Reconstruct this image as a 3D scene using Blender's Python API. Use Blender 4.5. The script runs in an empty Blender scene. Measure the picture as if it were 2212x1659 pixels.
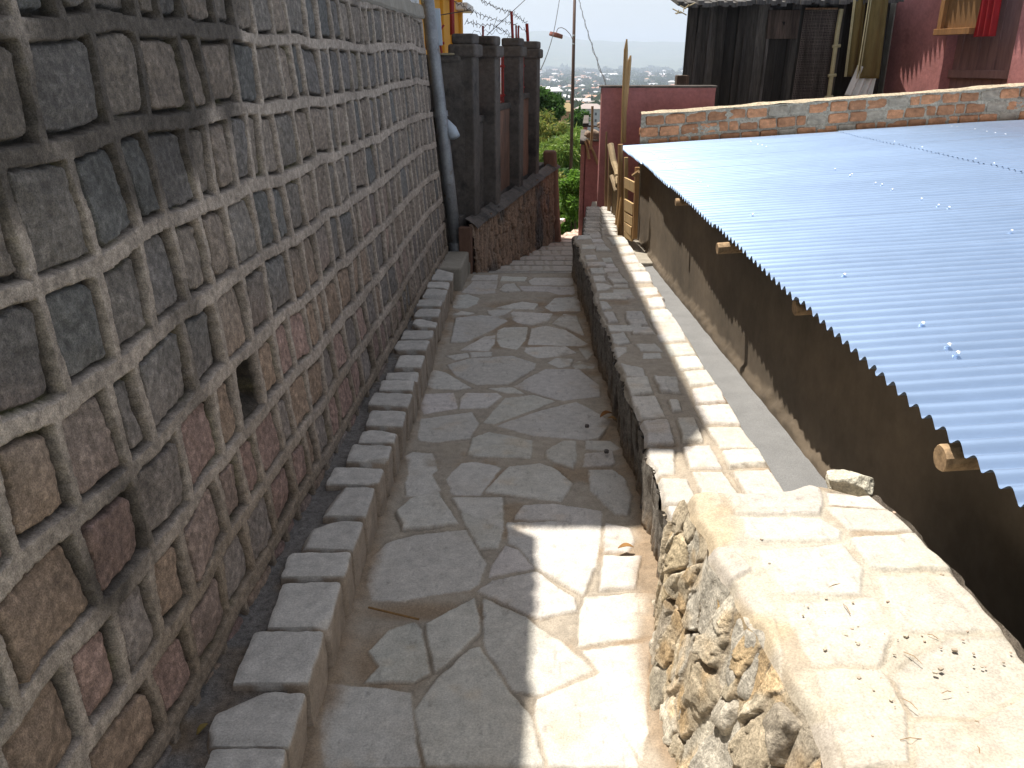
import bpy, math, random
import numpy as np
from math import radians as RAD
random.seed(7); rng = np.random.RandomState(11)
C = bpy.context.scene.collection
scene = bpy.context.scene

# ------------------------------------------------------------------ camera
PITCH = RAD(21.3); CH = 1.65
cam_d = bpy.data.cameras.new('camera'); cam_d.sensor_width = 36; cam_d.lens = 36*1789/2212
cam_d.clip_start = 0.05; cam_d.clip_end = 40000
cam = bpy.data.objects.new('camera', cam_d); C.objects.link(cam)
cam.location = (0, 0, CH); cam.rotation_euler = (RAD(90)-PITCH, 0, 0)
scene.camera = cam
# ------------------------------------------------------------------ light
TO_SUN = np.array((-.25, .19, 1.0)); TO_SUN /= np.linalg.norm(TO_SUN)
EL = math.asin(TO_SUN[2]); AZ = math.atan2(TO_SUN[0], TO_SUN[1])
w = bpy.data.worlds.new("World"); scene.world = w; w.use_nodes = True
nt = w.node_tree; nt.nodes.clear()
sky = nt.nodes.new('ShaderNodeTexSky'); sky.sky_type = 'NISHITA'; sky.sun_disc = False
sky.sun_elevation = EL; sky.sun_rotation = AZ; sky.altitude = 1300; sky.air_density = 1.0; sky.dust_density = 4.0; sky.ozone_density = 1.0
bg = nt.nodes.new('ShaderNodeBackground'); bg.inputs[1].default_value = 0.10
wo = nt.nodes.new('ShaderNodeOutputWorld')
hs = nt.nodes.new('ShaderNodeHueSaturation'); hs.inputs['Saturation'].default_value = .38
nt.links.new(sky.outputs[0], hs.inputs['Color']); nt.links.new(hs.outputs[0], bg.inputs[0]); nt.links.new(bg.outputs[0], wo.inputs[0])
sl = bpy.data.lights.new('sun', 'SUN'); sl.energy = 4.6; sl.angle = RAD(0.53); sl.color = (1.0, 0.945, 0.86)
so = bpy.data.objects.new('sun', sl); C.objects.link(so)
so.rotation_euler = (RAD(90)-EL, 0, math.atan2(TO_SUN[1], TO_SUN[0])+RAD(90))
so.location = (-3, 3, 12)
vs = scene.view_settings; vs.view_transform = 'Standard'; vs.look = 'None'; vs.gamma = 1; vs.use_curve_mapping = False
vs.exposure = 0.85
scene.cycles.volume_step_rate = 4; scene.cycles.max_bounces = 8; scene.cycles.volume_bounces = 3
scene.cycles.sample_clamp_indirect = 6

# ------------------------------------------------------------------ helpers
CP, SP, FPX = math.cos(PITCH), math.sin(PITCH), 1789.
def ray(u, v):
    a = (u-1106)/FPX; b = (829.5-v)/FPX
    return np.array((a, CP+b*SP, -SP+b*CP))
def at_z(u, v, z):
    r = ray(u, v); t = (z-CH)/r[2]; return np.array((r[0]*t, r[1]*t, z))
def at_y(u, v, y):
    r = ray(u, v); t = y/r[1]; return np.array((r[0]*t, y, CH+r[2]*t))
def at_plane(u, v, p0, n):
    r = ray(u, v); o = np.array((0, 0, CH)); t = np.dot(np.array(p0)-o, n)/np.dot(r, n); return o+r*t
def q(x, y):   # enlarged crop of the lane end -> the frame the measurements use
    return ((1600+x/1.508)*.54004, y/1.508*.54004)

_P = rng.permutation(4096).astype(np.int64); _V = rng.rand(4096)*2-1
def vnoise(x, y, z=0.0):
    x, y, z = np.broadcast_arrays(np.asarray(x, float), np.asarray(y, float), np.asarray(z, float))
    xi, yi, zi = np.floor(x).astype(np.int64), np.floor(y).astype(np.int64), np.floor(z).astype(np.int64)
    fx, fy, fz = x-xi, y-yi, z-zi
    fx = fx*fx*(3-2*fx); fy = fy*fy*(3-2*fy); fz = fz*fz*(3-2*fz)
    def h(a, b, c): return _V[_P[(_P[(_P[a & 4095]+b) & 4095]+c) & 4095]]
    r = 0
    for dx in (0, 1):
        for dy in (0, 1):
            for dz in (0, 1):
                r = r + h(xi+dx, yi+dy, zi+dz)*(fx if dx else 1-fx)*(fy if dy else 1-fy)*(fz if dz else 1-fz)
    return r
def fbm(x, y, z=0.0, o=4):
    r = 0; a = 1; s = 0
    for i in range(o):
        r = r + a*vnoise(np.asarray(x)*2**i+i*17.3, np.asarray(y)*2**i+i*5.1, np.asarray(z)*2**i); s += a; a *= .5
    return r/s
def sstep(a, b, x):
    t = np.clip((x-a)/(b-a), 0, 1); return t*t*(3-2*t)
def mix(a, b, t):
    t = np.asarray(t)[..., None]; return np.asarray(a)*(1-t)+np.asarray(b)*t

def link(o, parent=None):
    C.objects.link(o)
    if parent: o.parent = parent
    return o
def mesh_np(name, verts, faces, mat, parent=None, cols=None, smooth=True):
    """faces: (n,k) int array or list of tuples"""
    me = bpy.data.meshes.new(name)
    verts = np.asarray(verts, np.float32).reshape(-1, 3)
    if isinstance(faces, np.ndarray):
        n, k = faces.shape
        me.vertices.add(len(verts)); me.vertices.foreach_set('co', verts.ravel())
        me.loops.add(n*k); me.loops.foreach_set('vertex_index', faces.astype(np.int32).ravel())
        me.polygons.add(n); me.polygons.foreach_set('loop_start', np.arange(0, n*k, k, dtype=np.int32))
        me.polygons.foreach_set('loop_total', np.full(n, k, np.int32))
        me.update(calc_edges=True)
    else:
        me.from_pydata(verts.tolist(), [], faces); me.update()
    me.polygons.foreach_set('use_smooth', np.full(len(me.polygons), smooth))
    if cols is not None:
        a = me.color_attributes.new('tint', 'FLOAT_COLOR', 'POINT')
        c = np.ones((len(verts), 4), np.float32); c[:, :3] = np.clip(np.asarray(cols).reshape(-1, 3), 0, 1); a.data.foreach_set('color', c.ravel())
    if mat: me.materials.append(mat)
    me.validate()
    o = bpy.data.objects.new(name, me); return link(o, parent)
def grid_faces(nu, nv, flip=False):
    i = np.arange(nu-1)[:, None]*nv+np.arange(nv-1)[None, :]
    f = np.stack([i, i+nv, i+nv+1, i+1], -1).reshape(-1, 4)
    return f[:, ::-1] if flip else f
def tag(o, label=None, cat=None, group=None, kind=None):
    if label: o['label'] = label
    if cat: o['category'] = cat
    if group: o['group'] = group
    if kind: o['kind'] = kind
    return o
def thing(name, label, cat, loc=(0, 0, 0), group=None):
    o = bpy.data.objects.new(name, None); o.empty_display_size = .2; link(o); o.location = loc
    return tag(o, label, cat, group)

class MB:
    """collects shapes (world coordinates) and builds them as one mesh object"""
    def __init__(s): s.v = []; s.f = []; s.c = []
    def add(s, v, f, c=(1, 1, 1)):
        n = len(s.v); s.v += [tuple(map(float, p)) for p in v]; s.f += [tuple(i+n for i in t) for t in f]; s.c += [c]*len(v); return s
    def box(s, a, b, c=(1, 1, 1)):
        x0, y0, z0 = a; x1, y1, z1 = b
        return s.add([(x0,y0,z0),(x1,y0,z0),(x1,y1,z0),(x0,y1,z0),(x0,y0,z1),(x1,y0,z1),(x1,y1,z1),(x0,y1,z1)],
              [(0,3,2,1),(4,5,6,7),(0,1,5,4),(1,2,6,5),(2,3,7,6),(3,0,4,7)], c)
    def obox(s, o, ax, ay, az, c=(1, 1, 1)):   # corner o and three edge vectors
        o, ax, ay, az = map(np.array, (o, ax, ay, az))
        return s.add([o, o+ax, o+ax+ay, o+ay, o+az, o+ax+az, o+ax+ay+az, o+ay+az],
              [(0,3,2,1),(4,5,6,7),(0,1,5,4),(1,2,6,5),(2,3,7,6),(3,0,4,7)], c)
    def tube(s, pts, r, n=10, c=(1, 1, 1), cap=True, jit=0):
        pts = [np.array(p, float) for p in pts]; rr = r if hasattr(r, '__len__') else [r]*len(pts)
        rings = []; up = None
        for i, p in enumerate(pts):
            t = pts[min(i+1, len(pts)-1)]-pts[max(i-1, 0)]; t = t/(np.linalg.norm(t)+1e-9)
            if up is None:
                up = np.array((0, 0, 1.)) if abs(t[2]) < .9 else np.array((1., 0, 0))
            a = np.cross(t, up); a /= np.linalg.norm(a)+1e-9; b = np.cross(a, t); up = b
            rings.append([p+(a*math.cos(k*2*math.pi/n)+b*math.sin(k*2*math.pi/n))*rr[i]*(1+random.uniform(-jit, jit)) for k in range(n)])
        v = [x for g in rings for x in g]; f = []
        for i in range(len(rings)-1):
            for k in range(n): f.append((i*n+k, i*n+(k+1) % n, (i+1)*n+(k+1) % n, (i+1)*n+k))
        if cap: f.append(tuple(range(n-1, -1, -1))); f.append(tuple((len(rings)-1)*n+k for k in range(n)))
        return s.add(v, f, c)
    def build(s, name, mat, parent=None, smooth=False, bevel=0, seg=2):
        o = mesh_np(name, s.v, s.f, mat, parent, s.c, smooth)
        if bevel:
            m = o.modifiers.new('bevel', 'BEVEL'); m.width = bevel; m.segments = seg; m.limit_method = 'ANGLE'
        return o

# rock: a cube-sphere pushed to a rounded block and roughened
def _cubesphere(n):
    vs = []; fs = []
    for ax in range(3):
        for sg in (-1, 1):
            g = np.linspace(-1, 1, n+1); a, b = np.meshgrid(g, g, indexing='ij'); p = np.zeros((n+1, n+1, 3))
            p[..., ax] = sg; p[..., (ax+1) % 3] = a; p[..., (ax+2) % 3] = b
            f = grid_faces(n+1, n+1, sg < 0)+len(vs)*(n+1)**2; vs.append(p.reshape(-1, 3)); fs.append(f)
    return np.concatenate(vs), np.concatenate(fs)
_CS = {n: _cubesphere(n) for n in (6, 10, 16)}
class Rocks:
    def __init__(s): s.v = []; s.f = []; s.c = []; s.n = 0
    def add(s, cen, size, col, rot=None, ex=8., rough=.06, n=10, freq=2.0, taper=0, colvar=.12, cuts=0, side=None):
        p, f = _CS[n]; seed = random.random()*100
        d = p/(np.sum(np.abs(p)**ex, 1)**(1/ex))[:, None]
        if cuts:
            pr = np.random.RandomState(int(seed*1000))
            for _ in range(cuts):
                nv = pr.normal(size=3); nv /= np.linalg.norm(nv); off = pr.uniform(.62, .95)*(1 if ex < 5 else 1.25 if ex < 12 else 1.62); e_ = d@nv-off; d = d-np.maximum(e_, 0)[:, None]*nv
        nn = fbm(d[:, 0]*freq+seed, d[:, 1]*freq, d[:, 2]*freq, 4)
        d = d*(1+rough*nn)[:, None]
        d[:, 0] += rough*.7*vnoise(d[:, 2]*freq+seed, d[:, 1]*freq, 3.3); d[:, 1] += rough*.7*vnoise(d[:, 0]*freq+seed, d[:, 2]*freq, 9.1)
        if taper: d[:, :2] *= (1+taper*d[:, 2])[:, None]
        d = d*np.asarray(size)[None]/2
        if rot is not None: d = d@np.asarray(rot).T
        cn = fbm(p[:, 0]*2.5+seed, p[:, 1]*2.5, p[:, 2]*2.5, 4); col = np.tile(np.asarray(col, float), (len(p), 1))
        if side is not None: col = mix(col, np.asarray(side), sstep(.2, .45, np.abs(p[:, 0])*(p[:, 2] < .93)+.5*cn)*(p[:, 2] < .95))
        s.v.append(d+np.asarray(cen)); s.f.append(f+s.n); s.c.append(col*(1+colvar*2*cn)[:, None]); s.n += len(p)
        return s
    def build(s, name, mat, parent=None, smooth=True):
        return mesh_np(name, np.concatenate(s.v), np.concatenate(s.f), mat, parent, np.concatenate(s.c), smooth)
def rotz(a): c, s = math.cos(a), math.sin(a); return np.array(((c, -s, 0), (s, c, 0), (0, 0, 1)))
def rotx(a): c, s = math.cos(a), math.sin(a); return np.array(((1, 0, 0), (0, c, -s), (0, s, c)))
def roty(a): c, s = math.cos(a), math.sin(a); return np.array(((c, 0, s), (0, 1, 0), (-s, 0, c)))

# ------------------------------------------------------------------ materials
def material(name, col=(.5, .5, .5), rough=.85, metal=0., tint=False, var=(8, .25), bump=(60, .3, .004), var2=None, spec=.35, stain=None, stretch=None, transl=0):
    m = bpy.data.materials.new(name); m.use_nodes = True; t = m.node_tree; N = t.nodes; L = t.links
    b = N['Principled BSDF']; b.inputs['Roughness'].default_value = rough; b.inputs['Metallic'].default_value = metal
    b.inputs['Specular IOR Level'].default_value = spec
    tc = N.new('ShaderNodeTexCoord'); src = tc.outputs['Object']
    if stretch:
        mp = N.new('ShaderNodeMapping'); mp.inputs['Scale'].default_value = stretch; L.new(src, mp.inputs[0]); src = mp.outputs[0]
    if tint:
        a = N.new('ShaderNodeVertexColor'); a.layer_name = 'tint'; base = a.outputs[0]
        if col != (.5, .5, .5):
            mm = N.new('ShaderNodeMix'); mm.data_type = 'RGBA'; mm.blend_type = 'MULTIPLY'; mm.inputs[0].default_value = 1
            L.new(base, mm.inputs[6]); mm.inputs[7].default_value = (*col, 1); base = mm.outputs[2]
    else:
        r = N.new('ShaderNodeRGB'); r.outputs[0].default_value = (*col, 1); base = r.outputs[0]
    def vary(base, sc, amt, det=6):
        n = N.new('ShaderNodeTexNoise'); n.inputs['Scale'].default_value = sc; n.inputs['Detail'].default_value = det; n.inputs['Roughness'].default_value = .65; L.new(src, n.inputs[0])
        mr = N.new('ShaderNodeMapRange'); mr.inputs[1].default_value = .3; mr.inputs[2].default_value = .7; mr.inputs[3].default_value = 1-amt; mr.inputs[4].default_value = 1+amt; L.new(n.outputs[0], mr.inputs[0])
        v = N.new('ShaderNodeVectorMath'); v.operation = 'SCALE'; L.new(base, v.inputs[0]); L.new(mr.outputs[0], v.inputs['Scale']); return v.outputs[0]
    if var: base = vary(base, *var)
    if var2: base = vary(base, *var2)
    if stain:   # (scale, threshold, colour): patches with a shape of their own
        n = N.new('ShaderNodeTexNoise'); n.inputs['Scale'].default_value = stain[0]; n.inputs['Detail'].default_value = 8; n.inputs['Roughness'].default_value = .7; L.new(src, n.inputs[0])
        mr = N.new('ShaderNodeMapRange'); mr.inputs[1].default_value = stain[1]; mr.inputs[2].default_value = stain[1]+.12; L.new(n.outputs[0], mr.inputs[0])
        mm = N.new('ShaderNodeMix'); mm.data_type = 'RGBA'; L.new(mr.outputs[0], mm.inputs[0]); L.new(base, mm.inputs[6]); mm.inputs[7].default_value = (*stain[2], 1); base = mm.outputs[2]
    L.new(base, b.inputs['Base Color'])
    if bump:
        n = N.new('ShaderNodeTexNoise'); n.inputs['Scale'].default_value = bump[0]; n.inputs['Detail'].default_value = 7; n.inputs['Roughness'].default_value = .7; L.new(src, n.inputs[0])
        bp = N.new('ShaderNodeBump'); bp.inputs['Strength'].default_value = bump[1]; bp.inputs['Distance'].default_value = bump[2]; L.new(n.outputs[0], bp.inputs['Height']); L.new(bp.outputs[0], b.inputs['Normal'])
    if transl:
        tr = N.new('ShaderNodeBsdfTranslucent'); L.new(base, tr.inputs[0]); ms = N.new('ShaderNodeMixShader'); ms.inputs[0].default_value = transl
        L.new(b.outputs[0], ms.inputs[1]); L.new(tr.outputs[0], ms.inputs[2]); L.new(ms.outputs[0], N['Material Output'].inputs[0])
    return m
M = {}
M['masonry'] = material('stone and mortar', tint=True, var=(45, .42), var2=(300, .5), bump=(130, .8, .008), rough=.92)
M['paving'] = material('paving stone', tint=True, var=(26, .16), var2=(190, .26), bump=(150, .6, .004), rough=.8)
M['rock'] = material('broken stone', tint=True, var=(18, .35), var2=(140, .4), bump=(70, .9, .012), rough=.9)
M['grit'] = material('grit', tint=True, var=None, bump=None, rough=.95)
M['earth'] = material('dry earth', (.30, .24, .17), var=(3, .3), var2=(40, .2), bump=(20, .6, .03), rough=.95)
M['plaster_brown'] = material('brown cement render', (.135, .105, .074), var=(1.3, .32), var2=(14, .14), bump=(50, .25, .004), rough=.9)
M['plaster_light'] = material('grey cement render', (.30, .27, .22), var=(6, .2), var2=(60, .12), bump=(70, .4, .004), rough=.9)
M['gutter'] = material('grey cement gutter', (.18, .18, .178), var=(7, .12), var2=(220, .30), bump=(160, .5, .004), rough=.85)
M['zinc'] = material('galvanised roofing sheet', (.43, .57, .78), metal=.85, rough=.34, var=(1.2, .08), var2=(25, .05), bump=(6, .15, .004), stretch=(.35, 1, 1), spec=.5)
M['zinc_dark'] = material('galvanised pipe', (.30, .31, .32), metal=.5, rough=.5, var=(8, .25), var2=(60, .15), bump=(60, .2, .002), stain=(14, .60, (.17, .11, .07)))
M['timber_end'] = material('sawn pole wood', (.34, .23, .13), var=(40, .5), bump=(90, .5, .003), rough=.8)
M['wood_pale'] = material('weathered board', (.46, .34, .20), tint=True, var=(14, .25), var2=(90, .2), bump=(50, .5, .004), rough=.85, stretch=(1, 1, .12))
M['wood_black'] = material('blackened planks', tint=True, var=(7, .7), var2=(60, .45), bump=(40, .6, .006), rough=.8, stretch=(1, 1, .1))
M['pink'] = material('pink painted render', (.42, .175, .165), var=(3, .16), var2=(24, .12), bump=(35, .5, .006), rough=.85, stain=(2.2, .60, (.24, .10, .095)))
M['pink_light'] = material('faded pink render', (.50, .24, .21), var=(4, .2), var2=(30, .12), bump=(30, .5, .006), rough=.88, stain=(4, .58, (.26, .17, .14)))
M['brick'] = material('fired brick', tint=True, var=(20, .25), var2=(120, .15), bump=(50, .7, .006), rough=.9)
M['render_dark'] = material('mouldy grey render', (.105, .09, .078), var=(2.2, .35), var2=(25, .25), bump=(45, .8, .008), rough=.95, stain=(2.6, .52, (.042, .038, .035)))
M['render_rust'] = material('rust stained render', (.20, .115, .08), var=(2.5, .35), var2=(22, .2), bump=(40, .6, .006), rough=.93, stain=(2.0, .55, (.075, .06, .052)), stretch=(1, 1, .4))
M['fence_red'] = material('red oxide paint', (.30, .025, .02), rough=.55, var=(12, .2), bump=(60, .2, .002))
M['ochre'] = material('ochre house paint', (.72, .36, .04), rough=.85, var=(1.5, .08), bump=(30, .2, .003))
M['white'] = material('white paint', (.72, .72, .70), rough=.7, var=(4, .12), bump=(40, .2, .002))
M['pvc'] = material('pale grey plastic', (.50, .56, .62), rough=.4, var=(6, .08), bump=None)
M['steel_brown'] = material('brown painted steel', (.085, .045, .03), rough=.6, var=(6, .2), bump=(50, .2, .002))
M['nail'] = material('zinc nail caps', (.7, .72, .75), metal=.5, rough=.4, var=None, bump=None)
M['lamp_red'] = material('red brown enamel', (.24, .085, .06), rough=.5, var=(8, .1), bump=None)
M['wire'] = material('black cable', (.03, .03, .03), rough=.6, var=None, bump=None)
M['rust_wire'] = material('rusty wire', (.10, .075, .065), rough=.8, var=(40, .3), bump=None)
M['thatch'] = material('dry thatch', (.33, .28, .18), var=(30, .4), bump=(80, .8, .006), rough=.95)
M['cloth'] = material('white cotton cloth', (.78, .77, .74), rough=.9, var=(6, .04), bump=(200, .2, .001))
M['mat_weave'] = material('woven blind', (.16, .115, .04), var=(30, .25), bump=(180, .6, .003), rough=.85, stretch=(1, 1, .15))
M['bamboo'] = material('old bamboo', (.50, .44, .26), var=(12, .2), bump=(40, .3, .002), rough=.6)
M['door_wood'] = material('faded red planks', (.29, .165, .15), var=(6, .25), var2=(50, .15), bump=(40, .5, .004), rough=.8, stretch=(1, 1, .12))
M['red_cloth'] = material('dark red curtain', (.25, .01, .012), rough=.9, var=(3, .2), bump=(60, .3, .003))
M['bark'] = material('bark', (.12, .09, .06), var=(10, .3), bump=(20, .8, .01), rough=.95)
M['leaf'] = material('leaves', tint=True, var=(1.5, .2), bump=None, rough=.5, transl=.45)
M['farwall'] = material('town wall', tint=True, var=(.4, .1), bump=None)
M['hillside'] = material('plain and hills', (.10, .12, .07), var=(.006, .35), var2=(.03, .3), bump=(.02, .3, 4), rough=1, stain=(.004, .56, (.20, .15, .10)))

# measured outlines (mm): flagstones, slabs, bench stones; kerb stones (m)
PATH=[[-463,2300,-503,2393,-503,2550,-473,2660,-372,2724,-178,2757,-85,2515,-112,2393,-142,2357,-274,2331,-361,2300],[-463,2884,-422,2980,-308,3056,-201,2793,-307,2766,-418,2749],[-206,2889,-33,2889,-35,2724,-54,2616,-121,2616,-167,2737],[-250,3011,-38,3018,-33,2793,-30,2749,-130,2739,-200,2884],[10,2861,46,2944,177,2956,362,2896,351,2816,4,2816],[73,2805,353,2832,339,2724,301,2504,241,2326,88,2481,26,2622,-18,2660,-26,2805],[-72,2504,-28,2647,26,2610,82,2487,-58,2442,-82,2431],[-123,2346,-70,2415,85,2470,210,2310,217,2242,92,2204,52,2222],[-277,2176,-128,2321,-102,2194,-103,2131,-159,2036,-228,1948,-261,2070],[-441,2053,-388,2149,-313,2194,-287,2158,-239,1948,-282,1910,-428,1910,-397,1979],[-104,2321,46,2222,91,2158,145,2104,244,1964,81,1858,-1,1880,-89,2070],[241,2321,401,2341,495,2321,442,2104,198,2070,215,2213],[330,2574,470,2562,424,2372,293,2357],[358,2805,458,2764,459,2672,427,2586,332,2592],[254,1956,208,2053,428,2087,383,1865,367,1728,331,1617,300,1696,256,1823,219,1917],[70,1844,242,1940,278,1795,323,1623,324,1597,95,1597,58,1774],[-221,1925,-133,2053,-100,2070,-6,1873,54,1781,86,1597,-220,1597,-274,1795],[-529,1895,-415,1895,-287,1865,-264,1748,-229,1597,-476,1597,-510,1690],[-492,3407,-458,3462,-367,3438,-325,3259,-347,3217,-297,3069,-378,3018,-439,3018,-460,3148,-450,3217],[-286,3175,-226,3332,-167,3347,-67,3302,-47,3273,-129,3030,-251,3030],[-118,3056,-21,3288,130,3332,205,3259,261,3134,202,2968,-32,3030],[335,3259,445,3259,492,3175,496,3018,457,2861,405,2861,358,2968,325,3069],[-203,3407,-192,3601,-109,3670,103,3568,85,3369,-135,3384],[154,3454,243,3568,305,3568,300,3407,271,3266,183,3332,152,3377],[347,3568,473,3568,508,3454,406,3454,339,3470],[329,3423,467,3454,466,3332,443,3302,311,3281],[-457,3618,-462,3833,-207,3929,-163,3777,-199,3601,-349,3543,-442,3568],[-486,3989,-473,4167,-323,4199,-281,3969,-453,3890],[-282,4113,-258,4188,-82,4188,-57,4134,-124,3969,-277,3959],[-148,3777,-41,4113,118,4167,232,4071,112,3949,-89,3759],[-82,3741,150,3949,341,4060,411,3969,499,3796,420,3601,348,3576,104,3618],[6,4289,108,4454,197,4579,396,4579,491,4312,474,4145,272,4071,157,4156],[-140,4266,6,4278,70,4178,-34,4178],[-473,4255,-482,4567,-397,4529,-222,4266,-309,4233],[-389,4657,-271,4765,-2,4821,148,4684,136,4579,-19,4324,-199,4312,-323,4454],[210,4684,267,4779,374,4765,348,4631,276,4592],[358,4657,407,4724,499,4657,483,4579,370,4579],[-410,4821,-277,4877,-255,4793,-341,4738],[-271,4883,-122,4892,-125,4805,-247,4780],[-332,4919,-183,5211,-105,5231,-108,5056,-145,4901],[-400,5075,-401,5636,-230,5705,-81,5682,-29,5568,-114,5374,-296,5085],[-101,5133,-101,5353,-53,5426,108,5437,91,5133,31,4937,-72,4991],[126,5395,233,5448,364,5353,505,5019,469,5001,101,5038],[83,4982,337,5010,408,4875,286,4805,152,4771,76,4892],[420,4964,508,4991,508,4857,458,4737],[272,5502,368,5740,463,5705,480,5211,431,5271,355,5416],[-10,5775,9,5811,296,5752,242,5524,133,5458,34,5524,-4,5613],[-183,5860,10,5872,-56,5728,-133,5670,-173,5752],[-433,5728,-367,5835,-266,5775,-315,5716],[-453,6023,-439,6235,-344,6304,-248,6180,-262,6023,-337,5884,-438,5897],[-131,5921,78,6074,200,6010,162,5848,-24,5884],[237,5921,332,6207,524,6262,504,5823,293,5811],[-403,6346,-328,6733,-117,6718,-132,6346,-252,6304],[-105,6432,-64,6640,26,6655,68,6403,-61,6374],[82,6417,55,6579,503,6564,500,6318,365,6304,283,6403],[-352,6765,-330,6944,-113,6960,-125,6765],[-106,6749,-82,6927,134,6878,109,6733],[131,6749,187,6861,401,6861,522,6829,504,6579,159,6610]]
SLAB=[[617,2140,850,2153,892,2115,864,2020,832,1958,710,1964,606,1975],[899,2103,1077,2103,1072,2008,933,2020,878,2026],[620,1964,828,1947,864,1879,842,1834,632,1844,607,1869],[860,2008,1072,1997,1066,1884,880,1879],[620,1800,842,1819,851,1709,808,1601,719,1605,634,1609,610,1709],[860,1839,1059,1869,1082,1700,935,1696,866,1709],[620,1577,781,1593,837,1601,825,1474,751,1369,613,1375,613,1510],[875,1683,1076,1679,1067,1474,861,1474,836,1488],[617,1363,754,1357,752,1231,697,1108,588,1108,592,1231],[761,1344,944,1461,1064,1461,1056,1315,869,1231,760,1231],[750,1210,861,1215,1019,1286,937,1085,698,1085],[508,2166,591,2128,594,2043,521,1997,501,2067],[492,1839,562,1819,587,1718,506,1674,501,1781],[502,1658,585,1674,601,1562,522,1547,502,1617],[514,1532,594,1539,584,1474,556,1369,506,1269,512,1407],[505,1242,568,1264,600,1220,588,1108,498,1108]]
BENCH=[[531,3817,635,3744,626,3614,536,3634],[524,3595,636,3614,626,3421,517,3386],[655,3624,759,3605,727,3430,660,3430],[521,3369,632,3378,640,3144,509,3121],[512,3099,644,3114,628,2890,512,2877],[509,2857,622,2857,583,2646,496,2634],[550,5133,707,5144,718,4982,541,4982],[537,4941,585,4920,603,4780,528,4742],[530,4703,599,4703,602,4503,539,4486],[532,4451,723,4451,725,4334,532,4334],[530,4270,614,4318,624,4130,552,4086,529,4130],[521,4057,597,4071,588,3999,524,3889],[549,5364,609,5364,661,5293,615,5201,543,5178],[549,5562,638,5588,636,5424,547,5412],[548,5802,655,5816,650,5640,549,5640],[547,5987,681,6002,694,5872,543,5858],[552,6215,642,6215,640,6061,545,6046],[795,4591,955,4633,931,4200,779,4164],[661,3629,770,3629,749,3417,660,3443],[680,3343,726,3343,722,3226,673,3203],[679,3137,757,3137,744,2913,662,2913],[782,3052,927,3052,941,2857,796,2857],[655,2875,764,2894,766,2698,644,2698],[787,2820,936,2838,932,2715,789,2698],[785,3272,945,3296,933,3073,783,3094],[807,3468,942,3520,932,3319,790,3296],[810,3686,937,3715,945,3534,805,3507],[809,3896,928,3912,933,3744,796,3715],[790,4094,929,4129,934,3944,790,3912],[798,4349,930,4368,924,4164,774,4129],[809,4721,925,4743,939,4612,801,4591],[839,5002,962,5026,944,4811,820,4788],[810,5260,952,5287,935,5102,807,5051],[822,5664,955,5664,942,5398,815,5398],[826,5922,974,5990,954,5758,815,5727],[829,6202,952,6276,963,6024,819,5990],[834,6507,961,6588,957,6313,822,6276]]
KERB = [(-0.543, 1.387, -0.542, 1.507), (-0.541, 1.521, -0.535, 1.692), (-0.534, 1.734, -0.532, 1.943), (-0.532, 1.964, -0.53, 2.18), (-0.53, 2.205, -0.528, 2.337), (-0.527, 2.365, -0.52, 2.544), (-0.519, 2.576, -0.51, 2.783), (-0.509, 2.82, -0.503, 2.956), (-0.502, 2.997, -0.499, 3.149), (-0.498, 3.194, -0.495, 3.314), (-0.494, 3.363, -0.491, 3.521), (-0.49, 3.576, -0.487, 3.721), (-0.486, 3.769, -0.483, 3.895), (-0.482, 3.941, -0.479, 4.078), (-0.478, 4.128, -0.474, 4.314), (-0.472, 4.401, -0.47, 4.559), (-0.469, 4.611, -0.468, 4.764), (-0.467, 4.829, -0.466, 4.975), (-0.465, 5.056, -0.463, 5.215), (-0.462, 5.292, -0.461, 5.441), (-0.46, 5.501, -0.458, 5.686), (-0.457, 5.776, -0.456, 5.923), (-0.455, 6.021, -0.451, 6.347)]
# ------------------------------------------------------------------ relief surfaces
def poly_field(X, Y, polys, warp=.006, wf=28.):
    """signed inside distance (metres) to the nearest polygon, and its index, at every X, Y"""
    shp = X.shape; x = (X+warp*fbm(X*wf, Y*wf, 1.5, 3)+warp*.6*vnoise(X*9, Y*9, 7.7)).ravel(); y = (Y+warp*fbm(X*wf, Y*wf, 8.5, 3)+warp*.6*vnoise(X*9, Y*9, 2.2)).ravel()
    best = np.full(x.shape, -1.0); idx = np.full(x.shape, -1)
    for k, P in enumerate(polys):
        P = np.asarray(P, float).reshape(-1, 2)
        m = np.where((x > P[:, 0].min()-.04) & (x < P[:, 0].max()+.04) & (y > P[:, 1].min()-.04) & (y < P[:, 1].max()+.04))[0]
        if not len(m): continue
        px, py = x[m], y[m]; ins = np.zeros(len(m), bool); d = np.full(len(m), 9.)
        for i in range(len(P)):
            ax, ay = P[i]; bx, by = P[(i+1) % len(P)]
            t = np.clip(((px-ax)*(bx-ax)+(py-ay)*(by-ay))/((bx-ax)**2+(by-ay)**2+1e-12), 0, 1)
            d = np.minimum(d, np.hypot(px-ax-t*(bx-ax), py-ay-t*(by-ay)))
            if ay != by:
                c = ((ay > py) != (by > py)) & (px < (bx-ax)*(py-ay)/(by-ay)+ax); ins ^= c
        s = np.where(ins, d, -d); u = s > best[m]; best[m[u]] = s[u]; idx[m[u]] = k
    return best.reshape(shp), idx.reshape(shp)
def mm(L): return [np.array(p, float).reshape(-1, 2)/1000 for p in L]

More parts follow.
